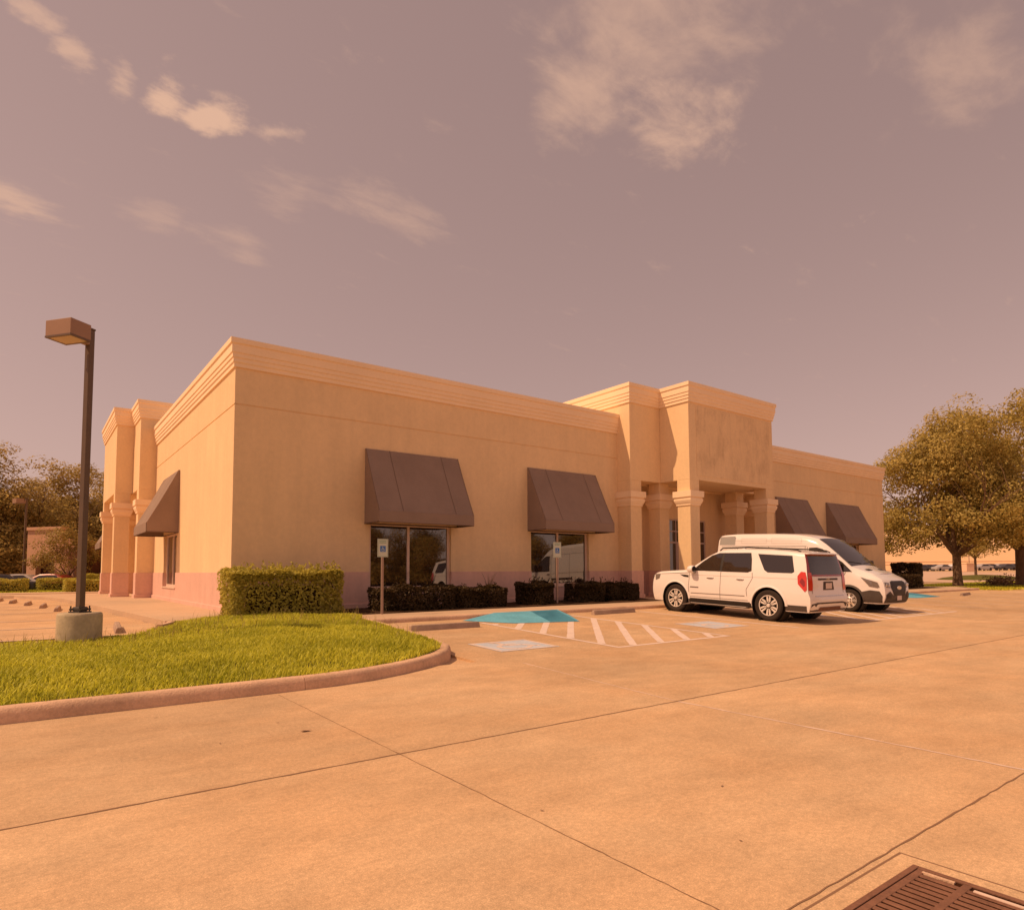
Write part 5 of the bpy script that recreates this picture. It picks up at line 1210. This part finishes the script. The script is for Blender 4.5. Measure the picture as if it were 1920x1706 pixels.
# trees across the drive behind the viewer: the windows mirror them
for i, (x, y, s, rz, lb) in enumerate(((17, -19, .62, 0, 'leafy tree across the drive, leftmost in the mirrored row'), (23.5, -18, .66, 70, 'leafy tree across the drive mirrored at the left of the first window'), (30, -19, .60, 130, 'leafy tree across the drive mirrored at the right of the first window'), (37, -18, .64, 200, 'leafy tree across the drive mirrored left of the second window'), (43.5, -19, .60, 260, 'leafy tree across the drive mirrored at the left of the second window'), (50, -18, .66, 310, 'leafy tree across the drive mirrored at the right of the second window'), (57, -20, .62, 20, 'leafy tree across the drive, rightmost in the mirrored row'))):
    tree(WOOD, (x, y, -.9), R(rz), s, lb, 'trees across the drive')

def hedge(name, x0, x1, y0, y1, z0, z1, n, leaf, matn, label, group=None, seed=1, sprigs=0, lump=.10):
    rr = np.random.default_rng(seed); root = empty(name, ((x0 + x1) / 2, (y0 + y1) / 2, z0), 0, label, 'hedge', group)
    hx, hy, h = (x1 - x0) / 2, (y1 - y0) / 2, z1 - z0
    # leaves crowd near the clipped surface
    P = rr.uniform(-1, 1, (n, 3)); ax = rr.choice(3, n, p=[.18, .36, .46]); sg = np.where(rr.uniform(size=n) < .5, -1., 1.); d = 1 - np.abs(rr.normal(scale=.16, size=n))
    P[np.arange(n), ax] = sg * d; P[(ax == 2), 2] = np.abs(P[(ax == 2), 2])
    Nn = np.zeros((n, 3)); Nn[np.arange(n), ax] = np.where(ax == 2, 1, sg)
    k = np.abs(P[:, 0]) ** 6 * np.abs(P[:, 1]) ** 6; P[:, :2] *= (1 - .12 * k)[:, None]
    Q = np.stack([P[:, 0] * hx, P[:, 1] * hy, (P[:, 2] + 1) / 2 * h], 1)
    ln = np.array([mnoise.noise(Vector((q[0] * 1.6 + seed * 3, q[1] * 1.6, q[2] * 1.6))) for q in Q]); Q += Nn * (ln * lump * 1.6)[:, None]
    V, F = leaf_quads(Q, Nn * .7 + np.array([0, 0, .3]), leaf); 
    if sprigs:
        SP = []; SN = []
        for i in range(sprigs):
            bx, by = rr.uniform(-.9, .9) * hx, rr.uniform(-.8, .8) * hy; H_ = rr.uniform(.06, .24); lx, ly = rr.normal(scale=.3, size=2)
            for t in np.linspace(0, 1, 9): SP.append((bx + lx * H_ * t + rr.normal(scale=.02), by + ly * H_ * t + rr.normal(scale=.02), h + H_ * t)); SN.append((rr.normal(), rr.normal(), .5))
        V2, F2 = leaf_quads(np.array(SP), np.array(SN), leaf * .9); F = np.concatenate([F, F2 + len(V)]); V = np.concatenate([V, V2])
    link('foliage', np_mesh('foliage', V, F, matn), None, root)
    b = MB()
    for i in range(max(3, int((x1 - x0) * 3))):
        x = rr.uniform(-.85, .85) * hx; y = rr.uniform(-.6, .6) * hy; b.tube([(x, y, -.1), (x + rr.normal(scale=.05), y + rr.normal(scale=.05), h * .5), (x + rr.normal(scale=.12), y + rr.normal(scale=.1), h * .85)], [.018, .013, .006], 5)
    b.build('stems', 'mulch', root); 
    core = MB(); core.box(-hx * .6, hx * .6, -hy * .35, hy * .35, .1, h * .66); core.build('inner_twigs', 'mulch', root)
    return root
hedge('hedge', 3.72, 6.62, 16.0, 17.15, 0.30, 1.44, 17000, .085, 'hedge_leaf', 'clipped bright green hedge at the near corner of the building', seed=2, sprigs=60)
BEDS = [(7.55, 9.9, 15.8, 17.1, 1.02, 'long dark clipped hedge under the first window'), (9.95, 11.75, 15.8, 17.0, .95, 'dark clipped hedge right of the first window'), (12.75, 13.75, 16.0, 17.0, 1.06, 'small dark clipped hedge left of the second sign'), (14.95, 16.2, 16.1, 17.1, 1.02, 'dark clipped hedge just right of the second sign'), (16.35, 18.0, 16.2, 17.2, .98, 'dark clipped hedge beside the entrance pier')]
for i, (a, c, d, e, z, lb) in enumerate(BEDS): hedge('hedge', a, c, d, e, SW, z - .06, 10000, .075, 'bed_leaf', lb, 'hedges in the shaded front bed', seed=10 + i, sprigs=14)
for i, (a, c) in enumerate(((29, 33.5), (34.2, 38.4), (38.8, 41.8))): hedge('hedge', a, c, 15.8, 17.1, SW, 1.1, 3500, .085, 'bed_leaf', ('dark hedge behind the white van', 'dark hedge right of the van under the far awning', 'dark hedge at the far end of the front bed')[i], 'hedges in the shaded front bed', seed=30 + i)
hedge('hedge', 14, 60, -24.5, -22.5, -.04, 2.6, 9000, .4, 'wood_leaf', 'unseen tall hedge added across the drive to keep sky out of the window reflections', seed=44)  # out of view, added to block low sky in the window reflections
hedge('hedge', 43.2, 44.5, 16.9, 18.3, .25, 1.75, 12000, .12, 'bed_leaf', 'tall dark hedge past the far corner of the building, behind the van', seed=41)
for i, (a, c, d, e, z, lb) in enumerate(((-1.9, .0, 46.0, 48.5, 1.05, 'low clipped hedge left of the distant lamp post'), (.35, 2.4, 47.5, 50, 1.05, 'low clipped hedge right of the distant lamp post'), (1.6, 3.6, 44.5, 46.5, 1.0, 'low rounded hedge left of the near lamp post'), (2.6, 3.9, 47, 50, 1.3, 'taller hedge against the side entrance'), (-6, -2.2, 46.5, 48.5, .95, 'low hedge at the left edge of the photo'))):
    hedge('hedge', a, c, d, e, .25, z, 4200, .11, 'hedge_leaf', lb, 'hedges along the far pavement', seed=50 + i)
# spiky sprouts above the bed hedges
def sprout(x, y, z, h, n, label):
    b = MB()
    for i in range(n):
        a = random.uniform(0, 6.28); l = random.uniform(.3, 1) * h; b.tube([(0, 0, 0), (math.cos(a) * l * .2, math.sin(a) * l * .2, l * .6), (math.cos(a) * l * .42, math.sin(a) * l * .42, l)], [.006, .005, .002], 4)
    b.build('shrub_sprout', 'dead_wood', label=label, cat='plant', group='twiggy sprouts in the front bed', loc=(x, y, z))
sprout(11.35, 16.4, .75, .62, 34, 'twiggy sprout above the hedge right of the first window'); sprout(14.95, 16.5, .8, .42, 16, 'twiggy sprout above the hedge by the second sign'); sprout(16.6, 16.5, .8, .45, 18, 'twiggy sprout above the hedge beside the entrance pier')

# ------------------------------------------------------------------ grass island
def island_z(x, y):
    front = min(max((y - 7.85) / 1.4, 0), 1); right = min(max((5.9 - x) / 1.2, 0), 1); k = min(max((x - 0.8) / 3.2, 0), 1); k = k * k * (3 - 2 * k)
    base = gz(y) * (0.05 + 0.95 * k) + .128 + max(0, y - 15.5) * .03
    base += .04 * (1 - k) * min(max((y - 12.6) / 1.4, 0), 1)
    return base + .07 * min(front, right) * (1 - .9 * min(max((y - 11) / 3, 0), 1)) + .012 * mnoise.noise(Vector((x * .7, y * .7, 0)))
ISL = [(-24, 7.86), (2.9, 7.86), (3.5, 7.97), (4.05, 8.18), (4.5, 8.41), (4.93, 8.70), (5.28, 9.02), (5.55, 9.44), (5.68, 9.95), (5.8, 10.8), (5.95, 12.2), (6.08, 13.95), (6.3, 14.3), (6.38, 15.05), (5.3, 15.6), (5.2, 18.0), (4.2, 18.0), (4.2, 16.3), (2.45, 15.9), (2.25, 15.1), (1.65, 14.35), (.95, 14.15), (-24, 14.15)]
def in_poly(px, py, poly):
    r = np.zeros(len(px), bool); n = len(poly)
    for i in range(n):
        x0, y0 = poly[i]; x1, y1 = poly[(i + 1) % n]
        if y0 == y1: continue
        r ^= ((y0 > py) != (y1 > py)) & (px < (x1 - x0) * (py - y0) / (y1 - y0) + x0)
    return r
def island():
    # soil sheet
    bm = bmesh.new(); vs = [bm.verts.new((x, y, 0)) for x, y in ISL]; bm.faces.new(vs)
    for x in np.arange(-23.5, 6.5, .5): 
        bmesh.ops.bisect_plane(bm, geom=bm.verts[:] + bm.edges[:] + bm.faces[:], plane_co=(x, 0, 0), plane_no=(1, 0, 0))
    for y in np.arange(8.0, 18, .5):
        bmesh.ops.bisect_plane(bm, geom=bm.verts[:] + bm.edges[:] + bm.faces[:], plane_co=(0, y, 0), plane_no=(0, 1, 0))
    for v in bm.verts: v.co.z = island_z(v.co.x, v.co.y) - .015
    me = bpy.data.meshes.new('island_soil'); bm.to_mesh(me); bm.free(); link('island_soil', me, 'soil_grass', kind='structure')
    # blades
    def blades(n, x0, x1, hmin, hmax, w, name, matn, label, poly=ISL, keep=None):
        px = rng.uniform(x0, x1, n); py = rng.uniform(7.8, 18.0, n); k = in_poly(px, py, poly)
        if keep is not None: k &= keep(px, py)
        px, py = px[k], py[k]; n = len(px)
        pz = np.array([island_z(a, c) for a, c in zip(px, py)]) - .02
        tall = np.array([mnoise.noise(Vector((a * 1.1, c * 1.1, 3))) for a, c in zip(px, py)])
        h = rng.uniform(hmin, hmax, n) * (1 + .45 * tall); a = rng.uniform(0, 2 * np.pi, n); lean_ = rng.uniform(.15, .95, n) * h
        dx, dy = np.cos(a), np.sin(a); ww = w * rng.uniform(.6, 1.3, n); sx, sy = -dy * ww / 2, dx * ww / 2
        b0 = np.stack([px - sx, py - sy, pz], 1); b1 = np.stack([px + sx, py + sy, pz], 1)
        m0 = np.stack([px + dx * lean_ * .35 - sx * .8, py + dy * lean_ * .35 - sy * .8, pz + h * .62], 1); m1 = np.stack([px + dx * lean_ * .35 + sx * .8, py + dy * lean_ * .35 + sy * .8, pz + h * .62], 1)
        t0 = np.stack([px + dx * lean_ - sx * .12, py + dy * lean_ - sy * .12, pz + h * .92], 1); t1 = np.stack([px + dx * lean_ + sx * .12, py + dy * lean_ + sy * .12, pz + h * .92], 1)
        V = np.stack([b0, b1, m0, m1, t0, t1], 1).reshape(-1, 3); i = np.arange(n)[:, None] * 6
        F = np.concatenate([i + np.array([[0, 1, 3, 2]]), i + np.array([[2, 3, 5, 4]])], 0)
        o = link(name, np_mesh(name, V, F, matn), None, label=label, cat='grass', kind='stuff'); return o
    blades(250000, -9.5, 6.5, .045, .100, .016, 'grass', 'grass_blade', 'bright yellow-green lawn grass on the kerbed island', keep=lambda x, y: ((x - .765) ** 2 + (y - 14.2) ** 2 > .40 ** 2))
    blades(5200, -9.5, 6.5, .16, .30, .008, 'seed_grass', 'grass_dry', 'taller pale seed stalks along the back of the lawn', keep=lambda x, y: (y > 12.6) | (x > 5.2))
island()
# clippings that spill over the kerb
def verge(name, x0, x1, y0, y1, z, n, label, matn='grass_blade', hh=.12):
    px = rng.uniform(x0, x1, n); py = rng.uniform(y0, y1, n); h = rng.uniform(.4, 1, n) * hh; a = rng.uniform(0, 6.28, n); w = .05
    zz = np.full(n, z); dx, dy = np.cos(a), np.sin(a)
    V = np.stack([np.stack([px - dy * w, py + dx * w, zz], 1), np.stack([px + dy * w, py - dx * w, zz], 1), np.stack([px + dx * h * .5, py + dy * h * .5, zz + h], 1)], 1).reshape(-1, 3)
    link(name, np_mesh(name, V, np.arange(3 * n).reshape(n, 3), matn), None, label=label, cat='grass', kind='stuff')
# right-hand strip under the oaks
poly_sheet('verge_soil', [(43.5, 15.2), (90, 11.0), (90, 19.5), (43.5, 22.8)], lambda x, y: .21, 'soil_grass', kind='structure')
verge('verge_grass', 44, 75, 12.6, 21, .21, 30000, 'sunlit grass strip under the oaks right of the building')
kerb_run('verge_kerb', [(42.5, 13.7), (46, 14.0), (90, 10.1)], lambda x, y: .07, .13, .16, 'kerb', 4.0)
poly_sheet('far_verge_soil', [(-30, 45.3), (4.1, 45.3), (4.1, 58), (-30, 58)], .30, 'soil_grass', kind='structure')
verge('far_grass', -12, 4.0, 45.4, 58, .30, 26000, 'lawn beyond the side lot in front of the wooded row', hh=.14)
b = MB(); n = 20; rg = []
for q, z in ((4.5, 0), (3.4, .35), (1.8, .6), (.01, .68)): rg.append([(81 + math.cos(t) * q * 1.3, 25.2 + math.sin(t) * q, .15 + z) for t in np.linspace(0, 6.2832, n + 1)[:-1]])
b.ring(rg, False); b.build('grass_mound', 'soil_grass', smooth=60, kind='structure')
# brush pile
b = MB()
for i in range(70):
    a = random.uniform(0, 6.28); l = random.uniform(.4, 1.5); x, y = random.uniform(-1.4, 1.4), random.uniform(-.6, .6); z = random.uniform(0, .35)
    b.tube([(x, y, z), (x + math.cos(a) * l * .5, y + math.sin(a) * l * .4, z + random.uniform(0, .3)), (x + math.cos(a) * l, y + math.sin(a) * l * .6, z + random.uniform(.0, .6))], [.03, .02, .006], 5)
br = empty('brush_pile', (53.6, 15.6, .22), 0, 'heap of cut branches on the grass between the two oaks', 'brush pile'); b.build('branches', 'dead_wood', br)
Pb = rng.normal(size=(500, 3)) * np.array([.9, .4, .22]) + np.array([0, 0, .35]); V, F = leaf_quads(Pb, rng.normal(size=(500, 3)), .15); link('dry_leaves', np_mesh('dry_leaves', V, F, 'dead_leaf'), None, br)

# ------------------------------------------------------------------ far things on the right
poly_sheet('far_parking_lot', [(66, 14), (196, -60), (196, 150), (66, 60)], lambda x, y: ground_z(x, y) + .06, 'lot_far', kind='structure')
def car_mesh(name, col):
    sF = interp([(.2, .1), (.5, 0), (.9, .1), (1.5, .3)]); sR = interp([(.2, 4.5), (.6, 4.6), (1.0, 4.55), (1.5, 4.4)])
    top = smooth_interp([(0, .75), (.2, .88), (1.2, .98), (1.9, 1.40), (2.4, 1.46), (3.2, 1.42), (3.9, 1.08), (4.6, 1.0)])
    sh = Shell(sF, sR, top, interp([(0, .75), (.1, .88), (.9, .88), (1, .78)]), lambda z, x: 1.0 if z < .9 else 1 - .28 * (z - .9) / .55, .25, .02, .05); me = sh.build(24, (0, .2, .4, .6, .75, .9, 1.0)); me.materials.clear(); me.materials.append(MATS[col]); shade(me, 35)
    gm = []
    for s in (-1, 1):
        g = MB(); g.add([(x, s * (sh.half(x, z) + .012), z) for x, z in ((1.45, .98), (3.75, 1.0), (3.2, 1.34), (2.05, 1.36))], [(0, 1, 2, 3)]); q = g.mesh('side_window'); q.materials.append(MATS['car_glass']); gm.append(q)
    w = MB(); w.lathe([(.001, -.1), (.32, -.1), (.32, .1), (.001, .1)], (0, 0, 0), 14, 'y', False)
    wm = w.mesh('wheel', 35); wm.materials.append(MATS['tyre']); return me, gm, wm
CARS = {c: car_mesh('body', c) for c in ('car_white', 'car_dark', 'car_silver', 'car_red')}
def far_car(col, loc, rz, label, group, s=1.0):
    r = empty('parked_car', loc, rz, label, 'car', group); r.scale = (s,) * 3; me, gm, wm = CARS[col]
    link('body', me, None, r)
    for q in gm: link('side_window', q, None, r)
    for wx_ in (.85, 3.7):
        for wy_ in (-.80, .80): link('wheel', wm, None, r, loc=(wx_, wy_, .32))
    return r
def ground_hit(x, y, zz):
    d = pix_dir(x, y); t = (zz - H_CAM) / d.z; return d.x * t, d.y * t
def at(px, depth):
    """point on the ground in the direction of a picture column at a chosen distance"""
    d = pix_dir(px, 1071); k = depth / d.dot(cw); return d.x * k, d.y * k
far_list = [('car_dark', 1706, 'dark car at the left end of the far parked row'), ('car_dark', 1722, 'second dark car of the far parked row'), ('car_dark', 1736, 'third dark car of the far parked row, beside the silver one'), ('car_silver', 1751, 'silver car left of the white cars in the far row'), ('car_white', 1769, 'white car left of the oak trunk in the far row'), ('car_white', 1786, 'white car touching the oak trunk in the far row'), ('car_silver', 1824, 'pale car right of the oak trunk in the far row'), ('car_dark', 1840, 'dark car right of the thin trunk in the far row'), ('car_silver', 1856, 'silver car near the right end of the far row'), ('car_dark', 1871, 'dark car near the right end of the far row'), ('car_dark', 1884, 'rightmost dark car of the far row')]
for i, (c, px, lb) in enumerate(far_list):
    x, y = at(px, 150 + (i % 3) * 3); far_car(c, (x, y, ground_z(x, y) + .07), R(-28 + (i % 2) * 8), lb, 'cars in the far lot', 1.05)
x, y = at(1815, 140); ub = empty('utility_box', (x, y, ground_z(x, y)), R(-30), 'pale yellow box by the oak trunk in the far lot', 'box'); MB().box(-.9, .9, -.7, .7, 0, 1.7).build('cabinet', 'yellow_box' if 'yellow_box' in MATS else 'far_wall_band', ub, bevel=.05); MB().box(-1, 1, -.8, .8, 1.7, 1.85).build('lid', 'far_wall', ub, bevel=.03)
x, y = at(1818, 145); b = MB(); b.tube([(0, 0, 0), (0, 0, 6.5)], [.10, .07], 8); pr = empty('far_lamp_post', (x, y, ground_z(x, y)), 0, 'thin far lamp post between the two trunks', 'lamp post'); b.build('pole', 'post_steel', pr); MB().box(-.5, .1, -.2, .2, 6.4, 6.6).build('lamp_head', 'bronze_head', pr, bevel=.03)
# big-box store behind the lot
cx, cy = at(1840, 205); big = empty('store_building', (cx, cy, 0), R(-62), 'long pale flat-roofed store far behind the oaks', 'building')
MB().box(-90, 60, 0, 40, 0, 15).build('wall', 'far_wall', big); MB().box(-90.3, 60.3, -.3, 40.3, 15, 15.6).build('parapet', 'far_wall_band', big)
for z in (3.0, 3.9): MB().box(-90.1, 60.1, -.12, -.005, z, z + .18).build('wall_band', 'far_wall_band', big)
# ------------------------------------------------------------------ far things on the left
hx, hy = at(84, 42.5)
hs = empty('arched_house', (hx, hy, .25), R(-52), 'peach stucco house with an arched opening behind the small tree', 'building')
def arched_wall():
    pts = [(-.8, 0)] + [(-.8 + .0, 1.5)] + [(.8 * -math.cos(t), 1.5 + .8 * math.sin(t)) for t in np.linspace(.2, math.pi - .2, 9)] + [(.8, 1.5), (.8, 0), (2.6, 0), (2.6, 3.4), (1.2, 3.4), (1.2, 4.0), (-1.6, 4.0), (-1.6, 0)]
    b = MB(); b.prism(pts, lambda u, v, d: (u, d, v), 0, .35); return b
arched_wall().build('wall', 'peach_stucco', hs); MB().box(-1.5, 2.5, .6, 4, 0, 3.3).build('rear_wall', 'brick_dark', hs); MB().box(-1.75, 1.35, -.12, .47, 4.0, 4.2).build('coping', 'peach_stucco', hs)
for i, (px, dp, c, lb) in enumerate(((80, 40.6, 'car_dark', 'dark car parked in front of the arched house'), (112, 41, 'car_silver', 'pale car parked behind the small yellowish tree'), (168, 41, 'car_red', 'red car seen just right of the near lamp post'))):
    x, y = at(px, dp); far_car(c, (x, y, .12), R(170 - 12 * i), lb, 'cars beyond the side lot', .85)
bx, by = at(10, 64); lw = empty('brick_wall', (bx, by, .2), R(-10), 'low dark brick wall at the left edge beyond the hedge', 'wall'); MB().box(-4, 1.2, 0, .3, 0, 2.0).build('wall_face', 'brick_dark', lw); MB().box(-4.05, 1.25, -.05, .35, 2.0, 2.1).build('coping', 'kerb_dark', lw)
